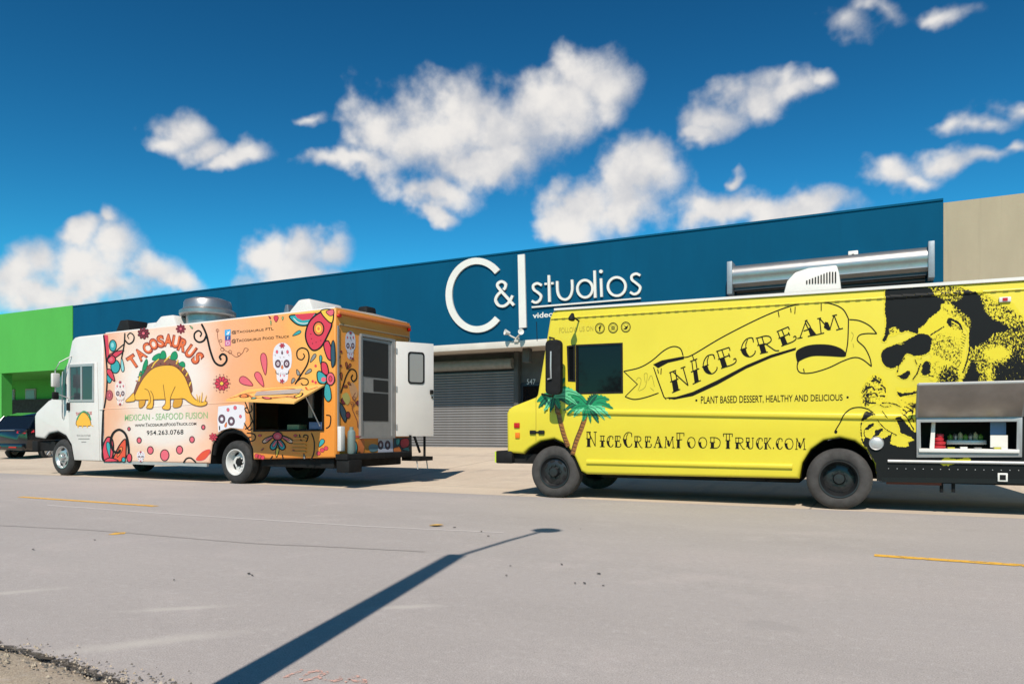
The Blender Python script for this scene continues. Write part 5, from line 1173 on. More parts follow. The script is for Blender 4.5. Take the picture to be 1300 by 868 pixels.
# fuel cap, socket, fasteners
p = T2.side(1112.5, 562.5); fc = MB().lathe([(.001, .03), (.035, .03), (.06, .022), (.072, .018), (.08, .024), (.086, .01), (.086, 0)], (p[0], -.006, p[1]), (0, -1, 0), 28).build('fuel_cap', M_alu, yel, smooth_ang=35)
p = T2.side(1272.5, 605.5); so = MB().box(p[0] - .05, p[0] + .05, -.03, -.006, p[1] - .05, p[1] + .05).build('power_socket', M_white, yel, .006); MB().box(p[0] - .03, p[0] + .03, -.034, -.0305, p[1] - .03, p[1] + .03).build('socket_grille', M_under, so)
p = T2.side(1275.5, 380.5); sl = MB().box(p[0] - .06, p[0] + .06, -.03, -.002, p[1] - .03, p[1] + .03).build('side_marker', M_white, yel, .008); MB().box(p[0] - .025, p[0] + .025, -.036, -.0305, p[1] - .018, p[1] + .018).build('marker_lens', M_redl, sl)
mb = MB()
for i in range(16):
    p = T2.side(1128 + 11 * i, 594.5 + .15 * i); mb.lathe([(.006, 0), (.005, .004), (.001, .005)], (p[0], -.006, p[1]), (0, -1, 0), 6)
mb.build('bolts', M_alu, yel)

# ------------------------------------------------------------------ printed art of the yellow truck
ribp = lambda h, o: [(-h * .5, 0), (-h * .42, o * .7), (-h * .22, o), (h * .22, o), (h * .42, o * .7), (h * .5, 0)]
RIBS = [(rib_hi, ribp(.085, .03)), (rib_lo, ribp(.075, .028))]
def D2(base=.0025, ribs=()): return Decal(lambda u, v: T2.side(u, v), lambda a, b, dd: (a, -dd, b), base, ribs)
BK = mat('banner_black', (.009, .008, .008, 1), .5, 0, .12)
# banner
D = D2()
D.stroke(smooth(k2((338, 358), (380, 345), (520, 262), (680, 180), (800, 128), (900, 98), (990, 90), (1060, 100), (1110, 125), (1136, 170)), 6) + smooth(k2((1136, 200), (1132, 290), (1120, 352)), 4), 1.5, BK)
D.stroke(k2((190, 405), (212, 470), (240, 548), (252, 562)), 1.5, BK)
D.poly(k2((240, 553), (290, 562), (380, 545), (500, 490), (640, 412), (760, 360), (880, 322), (882, 310), (760, 345), (640, 395), (500, 468), (380, 525), (300, 549)), BK)
D.poly(k2((188, 392), (230, 372), (338, 352), (338, 366), (260, 384), (212, 410)), BK); D.stroke(smooth(k2((45, 425), (120, 408), (180, 375), (240, 325), (285, 305), (320, 315), (334, 350)), 5), 1.35, BK)
D.stroke(k2((45, 425), (112, 488), (52, 548)), 1.35, BK); D.stroke(smooth(k2((52, 548), (95, 561), (150, 552), (215, 530)), 5), 1.35, BK)
D.poly(smooth(k2((880, 338), (905, 312), (960, 296), (1040, 296), (1095, 312), (1122, 335), (1116, 355), (1040, 352), (960, 352), (900, 375), (892, 392)), 4, True), BK)
D.stroke(smooth(k2((890, 380), (888, 410), (905, 432), (960, 432), (1040, 408), (1110, 375), (1165, 358), (1205, 368), (1248, 402)), 6), 1.35, BK)
D.stroke(smooth(k2((1248, 402), (1240, 360), (1215, 310), (1180, 275), (1190, 250), (1225, 242), (1274, 243)), 6), 1.35, BK); D.stroke(smooth(k2((1274, 243), (1240, 205), (1190, 180), (1140, 174)), 5), 1.35, BK)
for q in (((378, 345), (388, 375)), ((795, 135), (800, 162)), ((855, 118), (858, 140)), ((878, 112), (876, 146)), ((1004, 92), (1004, 132)), ((210, 415), (215, 435)), ((228, 410), (226, 440)), ((918, 412), (922, 430)), ((265, 550), (270, 562))): D.stroke(k2(*q), 1.1, BK)
D.build('banner_print', yel)
D = D2()
for q in ([(115, 520), (130, 470), (118, 455), (105, 470)], [(120, 520), (150, 500), (160, 440), (145, 440), (150, 480)], [(165, 470), (180, 445), (195, 500)], [(175, 505), (192, 520)]): D.stroke(smooth(k2(*q), 4), .7, OL)
for q in ([(1150, 235), (1160, 250), (1150, 280)], [(1158, 290), (1162, 310)]): D.stroke(smooth(k2(*q), 4), .7, OL)
D.build('faded_print', yel)

# tattoo-style lettering: thin strokes with heavy lower stems
def glyph(ch):
    S, Fp = [], []
    def stem(x, y0=0.0, y1=1.0, w=.15, s=.22):
        m = y0 + (y1 - y0) * .52
        Fp.append([(x - w, y0), (x + w, y0), (x + w, m), (x, m + .05), (x - w, m)])
        S.extend([[(x - w, m), (x - w, y1)], [(x + w, m), (x + w, y1)], [(x - s, y1), (x + s, y1)], [(x - s, y0), (x + s, y0)], [(x - s * 1.1, m + .02), (x + s * 1.1, m + .02)]])
    def thin(*p): S.append(list(p))
    if ch == 'N': stem(.2); thin((.2, 1), (.85, .02)); thin((.85, .02), (.85, 1)); thin((.7, 1), (1, 1))
    elif ch == 'I': stem(.5, w=.2, s=.38)
    elif ch == 'C':
        S.append([(.95 - .0, .82), (.9, .95), (.7, 1), (.45, .98), (.2, .8), (.08, .5), (.2, .2), (.45, .02), (.7, 0), (.92, .12), (.97, .25)])
        Fp.append([(.08, .5), (.2, .2), (.45, .02), (.55, .02), (.42, .25), (.38, .5)]); S.append([(.38, .5), (.42, .75), (.58, .96)]); S.append([(0, .52), (.46, .52)]); S.append([(.95, .7), (.95, .95)])
    elif ch == 'E': stem(.25); thin((.25, 1), (.88, 1)); thin((.88, 1), (.86, .8)); thin((.37, .55), (.72, .56)); thin((.72, .45), (.72, .68)); thin((.25, 0), (.7, .0), (.95, .1), (.98, .28), (.85, .25))
    elif ch == 'R': stem(.25); thin((.25, 1), (.62, 1), (.85, .88), (.85, .65), (.62, .52), (.37, .5)); thin((.5, .5), (.72, .2), (.88, .0), (1.08, -.05))
    elif ch == 'A': thin((.12, 0), (.5, 1)); thin((.0, 0), (.25, 0)); Fp.append([(.62, 0), (.92, 0), (.72, .52), (.55, .5)]); thin((.55, .5), (.45, .85)); thin((.72, .52), (.52, 1)); thin((.5, 0), (1.02, 0)); thin((.3, .4), (.6, .42)); thin((.4, 1), (.6, 1))
    elif ch == 'M': thin((.12, 0), (.18, 1)); thin((0, 0), (.25, 0)); thin((.08, 1), (.25, 1)); Fp.append([(.28, .35), (.42, .1), (.55, .1), (.5, .62), (.38, .7)]); thin((.18, 1), (.5, .1)); thin((.5, .1), (.82, 1)); thin((.82, 1), (.9, 0)); thin((.76, 0), (1.05, 0)); thin((.74, 1), (.95, 1))
    elif ch == 'F': stem(.28); thin((.25, 1), (.9, 1)); thin((.9, 1), (.88, .8)); thin((.37, .55), (.7, .56))
    elif ch == 'O': S.append([(.5, 1), (.2, .88), (.06, .5), (.2, .12), (.5, 0), (.8, .12), (.94, .5), (.8, .88), (.5, 1)]); Fp.append([(.06, .5), (.2, .12), (.5, 0), (.36, .22), (.3, .5)]); S.append([(0, .52), (.36, .52)])
    elif ch == 'D': stem(.24); thin((.24, 1), (.6, .97), (.9, .75), (.92, .35), (.7, .05), (.24, 0))
    elif ch == 'T': stem(.5, w=.15); thin((.05, 1), (.95, 1)); thin((.05, 1), (.08, .8)); thin((.95, 1), (.92, .8))
    elif ch == 'U': stem(.25, .2, 1); Fp.append([(.13, .25), (.37, .25), (.5, .05), (.3, .05)]); thin((.25, .2), (.4, .02), (.65, .02), (.82, .2), (.82, 1)); thin((.7, 1), (.95, 1))
    elif ch == 'K': stem(.25); thin((.85, 1), (.38, .5)); thin((.45, .58), (.72, .2), (.98, 0)); thin((.7, 1), (1, 1))
    elif ch == '.': Fp.append([(.3, 0), (.7, 0), (.7, .16), (.3, .16)])
    return S, Fp
def tattoo(D, ch, quad, w):
    S, Fp = glyph(ch); d0 = D.depth
    for f in Fp: D.poly([bil(quad, *p) for p in f], BK)
    for s in S: D.stroke([bil(quad, *p) for p in (smooth(s, 4) if len(s) > 3 else s)], w, BK)
    D.depth = d0
for ch, *q in (('N', (282, 528), (372, 490), (345, 402), (268, 432)), ('I', (374, 490), (426, 466), (408, 362), (362, 380)), ('C', (432, 452), (506, 424), (484, 338), (420, 362)), ('E', (515, 412), (598, 384), (566, 306), (492, 330)), ('C', (614, 364), (690, 346), (674, 256), (608, 282)), ('R', (704, 340), (792, 322), (764, 246), (684, 266)), ('E', (808, 304), (890, 272), (852, 206), (786, 234)), ('A', (888, 266), (990, 246), (962, 166), (900, 192)), ('M', (990, 246), (1104, 218), (1086, 150), (976, 172))):
    D = D2(.004); tattoo(D, ch, k2(*q), 1.3); D.build('letter', yel)
D = D2(.003)
URL = [('N', 48, 92, 1), ('I', 100, 128, 0), ('C', 130, 160, 0), ('E', 164, 192, 0), ('C', 197, 238, 1), ('R', 244, 278, 0), ('E', 288, 318, 0), ('A', 324, 364, 0), ('M', 368, 412, 0), ('F', 416, 456, 1), ('O', 462, 500, 0), ('O', 508, 548, 0), ('D', 556, 604, 0), ('T', 610, 654, 1), ('R', 660, 700, 0), ('U', 704, 742, 0), ('C', 746, 776, 0), ('K', 780, 812, 0), ('.', 814, 826, 0), ('C', 828, 858, 0), ('O', 864, 904, 0), ('M', 908, 954, 0)]
for ch, xa_, xb_, big in URL:
    f = lambda x: (x - 48) / 906.0
    yb = lambda x: 216 + 12 * f(x); hgt_ = 60 if big else 44
    tattoo(D, ch, k3((xa_, yb(xa_)), (xb_ - 2, yb(xb_)), (xb_ - 2, yb(xb_) - hgt_), (xa_, yb(xa_) - hgt_)), .95)
D.build('lettering', yel)
D = D2(.003); D.text('PLANT BASED DESSERT, HEALTHY AND DELICIOUS', k2((420, 588), (1108, 572), (1108, 536), (420, 546)), BK, .008); D.ell(*k2((398, 566)), 1.4, 1.4, BK).ell(*k2((1132, 551)), 1.5, 1.5, BK); D.build('lettering', yel)
OLD = ink('faint_olive', 190, 172, 50)
D = D2(.003); D.text('FOLLOW US ON', k1((248, 194), (382, 186), (382, 166), (248, 174)), OLD, .0); D.build('lettering', yel)
for (x, y), gl_ in (((408, 176), 'f'), ((460, 174), 'o'), ((510, 171), 't')):
    D = D2(.003); c = k1((x, y))[0]; D.ell(c, 5.8, 6.4, None, BK, .9, 28).ell(c, 4.5, 5.0, None, OL, .7, 24)
    if gl_ == 'f': D.text('f', k1((x - 5, y + 11), (x + 6, y + 11), (x + 6, y - 11), (x - 5, y - 11)), BK, .03)
    elif gl_ == 'o': D.poly(k1((x - 8, y - 8), (x + 8, y - 8), (x + 8, y + 8), (x - 8, y + 8)), OL); D.ell(c, 1.5, 1.6, None, BK, .7)
    else: D.blob(k1((x - 9, y + 6), (x - 1, y + 2), (x - 7, y - 7), (x + 2, y - 2), (x + 7, y - 7), (x + 8, y + 1), (x + 1, y + 9)), BK, None)
    D.build('social_icon', yel)
# palm trees
PG, PD, PL = ink('palm_green', 22, 148, 92), ink('palm_dark', 8, 78, 56), ink('palm_light', 104, 206, 150); TR, TD = ink('palm_trunk', 158, 102, 44), ink('palm_trunk_dark', 78, 46, 26)
def palm(c, fronds, trunk, w):
    D = D2(.003, RIBS)
    T = smooth(trunk, 8); D.stroke(T, w, TR); n = len(T)
    for i in range(1, n - 1, 2): D.stroke([(T[i][0] - w * .5, T[i][1] - .6), (T[i][0] + w * .35, T[i][1] + .8)], 1.0, TD)
    D.stroke([(p[0] - w * .42, p[1]) for p in T], .9, TD)
    D.build('palm_trunk_print', yel)
    D = D2(.0055, RIBS)
    for i, (dx, dy, wd) in enumerate(fronds):
        b = Vector(c); e_ = b + Vector((dx, dy)); m_ = (b + e_) / 2 + Vector((0, -abs(dx) * .18)); q = []
        nn = (e_ - b).normalized(); nn = Vector((-nn.y, nn.x)); P = smooth([tuple(b), tuple(m_), tuple(e_)], 7); L_, R2_ = [], []
        for k, p in enumerate(P):
            s_w = wd * math.sin(math.pi * (.12 + .88 * k / (len(P) - 1))) ** .8; jag = 1 + (.5 if k % 2 else -.1)
            L_.append(tuple(Vector(p) + nn * s_w * .5)); R2_.append(tuple(Vector(p) - nn * s_w * .5 * jag))
        D.poly(L_ + R2_[::-1], [PG, PD, PL, PG][i % 4]); D.stroke(P[1:-1], .8, PD if i % 4 != 1 else PG)
    D.build('palm_frond_print', yel)
palm(k1((360, 480))[0], [(-28, -4, 8), (-30, 6, 7), (-18, 14, 7), (-20, -14, 8), (-6, 20, 6), (14, 22, 7), (30, 16, 7), (33, 4, 7), (28, -8, 8), (12, -14, 8), (22, 18, 5), (-26, 12, 5), (4, 22, 4)], k1((352, 520), (335, 570), (315, 620), (300, 672)), 6)
palm(k1((228, 445))[0], [(-22, 6, 8), (-20, 14, 7), (-12, 18, 6), (24, -8, 9), (26, 2, 9), (20, 10, 8), (34, -2, 7), (14, -24, 7), (8, 16, 6), (-4, 20, 5), (30, 10, 6)], k1((236, 460), (252, 540), (268, 600), (284, 640)), 6)

# gorilla portrait: two-tone print held as a dense panel, black where the print is dark
def pip(P, X, Y):
    ins = np.zeros(X.shape, bool); dist = np.full(X.shape, 1e9); n = len(P)
    for i in range(n):
        (x0, y0), (x1, y1) = P[i], P[(i + 1) % n]
        c_ = ((y0 > Y) != (y1 > Y)) & (X < (x1 - x0) * (Y - y0) / ((y1 - y0) if y1 != y0 else 1e-9) + x0); ins ^= c_
        L2 = (x1 - x0) ** 2 + (y1 - y0) ** 2 + 1e-9; t_ = np.clip(((X - x0) * (x1 - x0) + (Y - y0) * (y1 - y0)) / L2, 0, 1)
        dist = np.minimum(dist, np.hypot(X - x0 - t_ * (x1 - x0), Y - y0 - t_ * (y1 - y0)))
    return np.where(ins, dist, -dist)
U0, U1, V0, V1, ST = 1090.0, 1372.0, 352.0, 617.0, 1.0
us = np.arange(U0, U1, ST); vs = np.arange(V0, V1, ST); GU, GV = np.meshgrid(us, vs, indexing='ij'); DEN = np.zeros(GU.shape)
rngn = np.random.default_rng(3)
def paintd(P, val, f=.7, sm=True):
    global DEN
    sd = pip(smooth(P, 4, True) if sm else P, GU, GV); a = np.clip(sd / f * .5 + .5, 0, 1); DEN = DEN * (1 - a) + val * a
def line(P, w, val=1.0):
    global DEN
    d_ = np.full(GU.shape, 1e9)
    for (x0, y0), (x1, y1) in zip(P, P[1:]):
        L2 = (x1 - x0) ** 2 + (y1 - y0) ** 2 + 1e-9; t_ = np.clip(((GU - x0) * (x1 - x0) + (GV - y0) * (y1 - y0)) / L2, 0, 1); d_ = np.minimum(d_, np.hypot(GU - x0 - t_ * (x1 - x0), GV - y0 - t_ * (y1 - y0)))
    a = np.clip((w / 2 - d_) / .6 + .5, 0, 1); DEN = DEN * (1 - a) + val * a
paintd(gB((-40, 60), (130, 80), (240, 125), (350, 140), (440, 200), (570, 255), (670, 350), (760, 500), (800, 900), (200, 900), (235, 760), (258, 520), (250, 420), (190, 330), (60, 190)), .58, 3)
paintd(gB((560, 250), (680, 360), (1000, 420), (1100, 900), (600, 900), (640, 600)), .62, 6)
paintd(gB((430, 900), (480, 700), (560, 640), (650, 600), (700, 760), (640, 900)), .82, 6); paintd(gB((205, 850), (240, 720), (290, 690), (320, 850)), .92, 3)
paintd(gB((365, 610), (400, 575), (480, 558), (560, 600), (530, 655), (430, 665)), .06, 5); paintd(gB((380, 740), (420, 720), (440, 850), (400, 850)), .25, 3)
paintd(gB((75, 165), (130, 138), (250, 115), (330, 160), (362, 230), (380, 290), (420, 330), (545, 392), (545, 430), (440, 450), (395, 505), (330, 535), (262, 562), (252, 450), (262, 385), (200, 300), (140, 240)), 1, 1.6)
paintd(gB((345, 160), (420, 180), (480, 235), (600, 290), (660, 350), (560, 390), (430, 330), (372, 262)), .42, 3)
paintd(gB((250, 250), (330, 330), (360, 420), (300, 420)), .96, 2); paintd(gB((140, 235), (200, 290), (262, 340), (272, 410), (230, 400), (170, 320)), .55, 2)
paintd(gA((470, 60), (600, 60), (772, 60), (772, 160), (640, 190), (560, 120)), .55, 2)
paintd(gA((180, 72), (490, 60), (560, 130), (635, 175), (622, 225), (560, 280), (505, 325), (470, 372), (428, 402), (420, 442), (380, 432), (330, 416), (282, 432), (255, 400), (205, 405), (172, 470), (152, 505), (128, 492), (150, 440), (160, 330), (150, 260), (155, 160)), 1, .9)
paintd(gA((190, 395), (240, 385), (275, 400), (240, 440), (190, 450)), .4, 1.5)
paintd(gA((600, 205), (680, 200), (740, 290), (690, 335), (630, 270)), .40, 2); paintd(gA((640, 205), (700, 215), (700, 250), (650, 240)), .05, 1.2)
paintd(gA((430, 402), (520, 342), (560, 292), (640, 262), (700, 320), (650, 370), (560, 425), (470, 442)), .16, 2)
paintd(gA((530, 470), (610, 480), (720, 530), (760, 600), (690, 650), (600, 640), (545, 600)), .48, 4); paintd(gA((620, 570), (680, 560), (690, 620), (640, 640)), .75, 3)
paintd(gA((590, 740), (690, 700), (750, 760), (740, 868), (590, 868)), .72, 5); paintd(gA((520, 690), (590, 650), (600, 760), (540, 800)), .3, 4)
paintd(gA((520, 400), (640, 390), (700, 440), (640, 470), (560, 460)), .08, 3)
for i in range(14):
    t_ = i / 13; line(gB((225 - 60 * t_, 470 + 270 * t_), (195 - 70 * t_, 455 + 262 * t_)), 1.1)
line(smooth(gB((255, 430), (256, 540), (235, 660), (200, 760)), 6), 1.8)
paintd(gB((72, 352), (105, 332), (170, 365), (190, 410), (160, 430), (95, 400)), 1, 1); line(gB((112, 360), (168, 392)), 1.6, 0); line(smooth(gB((180, 380), (198, 430), (180, 468), (150, 470)), 5), 1.4); line(smooth(gB((60, 350), (95, 325), (150, 345)), 5), 1.4, 0)
paintd(gA((540, 480), (640, 440), (740, 470), (772, 560), (772, 700), (690, 690)), .38, 4); paintd(gA((700, 360), (772, 420), (772, 520), (700, 470)), .2, 4)
line(gA((520, 452), (575, 420), (632, 384)), 1.5)
paintd(gA((120, 622), (138, 572), (200, 540), (300, 508), (400, 454), (450, 440), (512, 455), (528, 500), (512, 585), (450, 618), (380, 618), (330, 602), (290, 655), (240, 712), (190, 722), (140, 692)), 1, .6)
line(gA((262, 530), (300, 522)), .9, 0)
paintd(gA((252, 782), (282, 776), (318, 752), (350, 744), (356, 768), (328, 808), (290, 808)), 1, .7); paintd(gA((455, 700), (480, 665), (512, 668), (522, 735), (500, 775), (450, 772)), .97, 1.5)
line(gA((250, 760), (262, 700), (310, 640)), 1.4); line(gA((395, 650), (412, 690)), 1.2); line(gA((440, 690), (415, 760), (380, 815)), 1.8); line(gA((415, 640), (450, 640)), 1.0); line(gA((510, 780), (545, 790)), 1.6)
paintd(gC((428, 232), (470, 240), (530, 232), (600, 222), (600, 240), (470, 266), (440, 258)), 1, .8); paintd(gC((455, 288), (500, 300), (600, 300), (600, 385), (520, 360)), .34, 4); paintd(gC((520, 330), (600, 330), (600, 380)), .8, 2); paintd(gC((430, 205), (470, 215), (600, 205), (600, 225), (470, 235)), .2, 2)
# ice cream, fingers, cone
paintd(gC((148, 240), (175, 175), (210, 130), (250, 100), (295, 115), (330, 170), (340, 240), (310, 300), (250, 320), (175, 345)), .30, 2)
paintd(gC((148, 240), (175, 175), (205, 160), (200, 230), (215, 300), (190, 345), (160, 330)), .66, 2); paintd(gC((240, 110), (290, 120), (290, 150), (230, 150)), .6, 2)
for q in ([(190, 210), (225, 190), (250, 215)], [(215, 255), (250, 240), (270, 265)], [(280, 215), (310, 205)], [(290, 260), (330, 265)], [(300, 180), (330, 200), (335, 235)], [(225, 150), (260, 140), (295, 155)], [(180, 300), (220, 320), (260, 318)], [(310, 320), (345, 315)]): line(smooth(gC(*q), 4), 1.5)
paintd(gC((145, 460), (165, 400), (200, 385), (245, 408), (215, 425), (170, 455)), .95, 1.2); paintd(gC((172, 520), (230, 476), (246, 490), (200, 530)), 1, 1); paintd(gC((248, 540), (300, 518), (318, 528), (280, 570), (235, 590), (250, 560)), 1, 1); line(smooth(gC((148, 470), (142, 520), (150, 600), (162, 640)), 5), 1.6); line(smooth(gC((170, 530), (172, 580), (200, 600)), 5), 1.2)
line(smooth(gC((275, 455), (320, 510), (370, 545), (420, 570)), 5), 1.3); line(gC((312, 385), (350, 438)), 1.2); line(smooth(gC((360, 318), (410, 328), (455, 348), (500, 352), (550, 380)), 5), 1.4); line(smooth(gC((290, 330), (330, 350), (380, 340)), 5), .9)
paintd(gC((408, 432), (455, 424), (470, 440), (500, 480), (560, 540), (600, 560), (600, 1000), (240, 1000), (215, 760), (172, 690), (160, 625), (172, 590), (240, 604), (330, 592), (384, 562), (372, 640), (450, 664), (518, 660), (514, 625), (562, 612), (540, 590), (450, 552), (446, 500)), 1, 1, False)
paintd(gC((455, 350), (490, 350), (520, 400), (575, 540), (540, 520), (480, 420)), .12, 1.5)
for q in ([(470, 370), (500, 390), (490, 410)], [(500, 400), (520, 380), (550, 390), (540, 430)], [(520, 450), (545, 440), (560, 470)], [(465, 400), (500, 430), (530, 480), (560, 530)]): line(smooth(gC(*q), 4), 1.5)
paintd([(1160, 560), (1180, 579), (1290, 579), (1300, 500), (1380, 500), (1380, 640), (1160, 640)], 1, 2, False); paintd([(1090, 640), (1090, 596), (1118, 590), (1180, 582), (1180, 640)], 1, 1, False)
paintd(k5((690, 510), (730, 480), (790, 495), (870, 482), (872, 522), (820, 512), (745, 534), (700, 528)), .1, 1)
xz = np.array([[T2.side(float(u), float(v)) for v in vs] for u in us]); nU, nV = GU.shape
# cut the panel back to the body's outline, hatch opening and wheel arch
arch = [T2.side(*p) for p in ((1113.5, 620), (1112.5, 604), (1111, 588), (1101, 571), (1086, 559.5), (1060, 555), (1060, 620))]
okm = (xz[..., 1] < np.array([[top(x[0]) - .016 for x in row] for row in xz])) & (xz[..., 1] > np.array([[bot_r(x[0]) + .006 for x in row] for row in xz])) & (xz[..., 0] < XE - .05)
ax2, az2 = np.array(fo)[:, 0], np.array(fo)[:, 1]
okm &= ~((xz[..., 0] > fo[0][0] + .01) & (xz[..., 0] < fo[1][0] - .01) & (xz[..., 1] > max(fo[2][1], fo[3][1]) + .012) & (xz[..., 1] < min(fo[0][1], fo[1][1]) - .012))
okm &= pip(arch, xz[..., 0], xz[..., 1]) < 0.0
okm &= ~((GU < 1111) & (GV > 556))| (pip(arch, xz[..., 0], xz[..., 1]) < 0) & (GU < 1111) & (GV > 556) & (pip([T2.side(*p) for p in ((1020, 630), (1026, 575), (1066, 553.5), (1100, 568), (1113, 600), (1113, 630))], xz[..., 0], xz[..., 1]) < 0)
def rib_off(x, z):
    h = z - rib_hi(x)
    if x < fo[0][0] + .01:
        for (h0, e0), (h1, e1) in zip(ribp(.085, .03), ribp(.085, .03)[1:]):
            if h0 <= h <= h1: return e0 + (e1 - e0) * (h - h0) / (h1 - h0)
    h = abs(z - ds(x)); 
    return .0165 if h < .016 else 0.0
verts = []; idx = -np.ones((nU, nV), int); dens_l = []
for i in range(nU):
    for j in range(nV):
        if okm[i, j]: idx[i, j] = len(verts); x, z = xz[i, j]; verts.append((x, -.0032 - rib_off(x, z), z)); dens_l.append(DEN[i, j])
faces = [(idx[i, j], idx[i + 1, j], idx[i + 1, j + 1], idx[i, j + 1]) for i in range(nU - 1) for j in range(nV - 1) if min(idx[i, j], idx[i + 1, j], idx[i + 1, j + 1], idx[i, j + 1]) >= 0]
faces = [f for f in faces if max(dens_l[k] for k in f) > .02]
me = bpy.data.meshes.new('gorilla_print'); me.from_pydata(verts, [], [tuple(int(k) for k in f) for f in faces])
at = me.attributes.new('ink', 'FLOAT', 'POINT'); at.data.foreach_set('value', np.array(dens_l, dtype=np.float32))
m = mat('gorilla_ink', (1, 1, 1, 1), .5, 0, .12); t = m.node_tree; b = t.nodes['Principled BSDF']; an_ = N(t, 'ShaderNodeAttribute', attribute_name='ink'); tcn = t.nodes.new('ShaderNodeTexCoord')
n_ = noise(t, V_(t, 'MULTIPLY', tcn.outputs['Object'], (1.15, 1, .8)), 40, 4, .75, .5)
dv = an_.outputs['Fac']; amp = M_(t, 'MULTIPLY', M_(t, 'MULTIPLY', dv, M_(t, 'SUBTRACT', 1, dv)), 15.0)
val = M_(t, 'ADD', dv, M_(t, 'MULTIPLY', M_(t, 'SUBTRACT', n_, .5), amp))
t.links.new(MIX(t, MR(t, val, .46, .54), srgb(246, 226, 66, .86), (.011, .012, .012, 1)), b.inputs['Base Color'])
me.materials.append(m); go = bpy.data.objects.new('gorilla_print', me); col.objects.link(go); go.parent = yel; me.shade_smooth()
bmx = bmesh.new(); bmx.from_mesh(me); bmesh.ops.delete(bmx, geom=[v for v in bmx.verts if not v.link_faces], context='VERTS'); bmx.to_mesh(me); bmx.free()
D = D2(.0042, RIBS)
D.stroke(smooth(gC((-62, 540), (-20, 470), (10, 410), (60, 366), (120, 352), (180, 360), (225, 385), (255, 412)), 6), 1.4, BK).ell(*gC((-55, 545)), 2, 2.2, BK)
D.build('vine_print', yel)

# ------------------------------------------------------------------ parked black car behind the taco truck
M_cpaint = mat('black_car_paint', (.008, .009, .011, 1), .12, 0, .5, coat=.6)
cl = CAM + ray(13, 584) * 24.6
car = empty('parked_car', (cl.x + .25, cl.y - .25, 0.035), R(6), 'glossy black hatchback parked nose-in beyond the white truck cab', 'car')
# car frame: x across (width), y forward, z up; the tail faces the road
secs = [(0.0, .62, .55, .95, .80), (.08, .86, .34, 1.02, .84), (.35, .90, .28, 1.06, .86), (1.1, .91, .26, 1.05, .88), (3.0, .91, .26, 1.0, .88), (3.7, .88, .28, .95, .82), (4.2, .8, .34, .82, .7), (4.35, .62, .45, .7, .55)]
mb = MB(); V = []; n = 12
for y, w, z0, z1, ws in secs:
    zc = (z0 + z1) / 2
    V += [(-w * .86, y, z0), (-w * .97, y, z0 + .1), (-w, y, zc), (-w * .97, y, z1 - .1), (-ws, y, z1), (-ws * .5, y, z1 + .015), (ws * .5, y, z1 + .015), (ws, y, z1), (w * .97, y, z1 - .1), (w, y, zc), (w * .97, y, z0 + .1), (w * .86, y, z0)]
F_ = [(i * n + k, i * n + (k + 1) % n, (i + 1) * n + (k + 1) % n, (i + 1) * n + k) for i in range(len(secs) - 1) for k in range(n)] + [tuple(range(n)), tuple(range((len(secs) - 1) * n, len(secs) * n))]
mb.add(V, F_); mb.build('body', M_cpaint, car, smooth_ang=50)
gs = [(.10, .80, 1.03, .80), (.45, .74, 1.46, .66), (.75, .74, 1.56, .62), (1.9, .74, 1.56, .62), (2.4, .76, 1.42, .66), (3.15, .82, 1.0, .80)]
mb = MB(); V = []
for y, wb, zt, wt in gs: V += [(-.86, y, 1.0), (-wt, y, zt), (wt, y, zt), (.86, y, 1.0)]
mb.add(V, [(i * 4 + k, i * 4 + k + 1, i * 4 + 5 + k, i * 4 + 4 + k) for i in range(len(gs) - 1) for k in range(3)]); mb.build('cabin_glass', mat('car_glass', (.006, .007, .008, 1), .03), car, smooth_ang=30)
mb = MB(); V = []
for y, wb, zt, wt in gs[1:5]: V += [(-wt - .02, y, zt - .02), (-wt + .06, y, zt + .022), (wt - .06, y, zt + .022), (wt + .02, y, zt - .02)]
mb.add(V, [(i * 4 + k, i * 4 + k + 1, i * 4 + 5 + k, i * 4 + 4 + k) for i in range(3) for k in range(3)]); mb.build('roof', M_cpaint, car, smooth_ang=50)
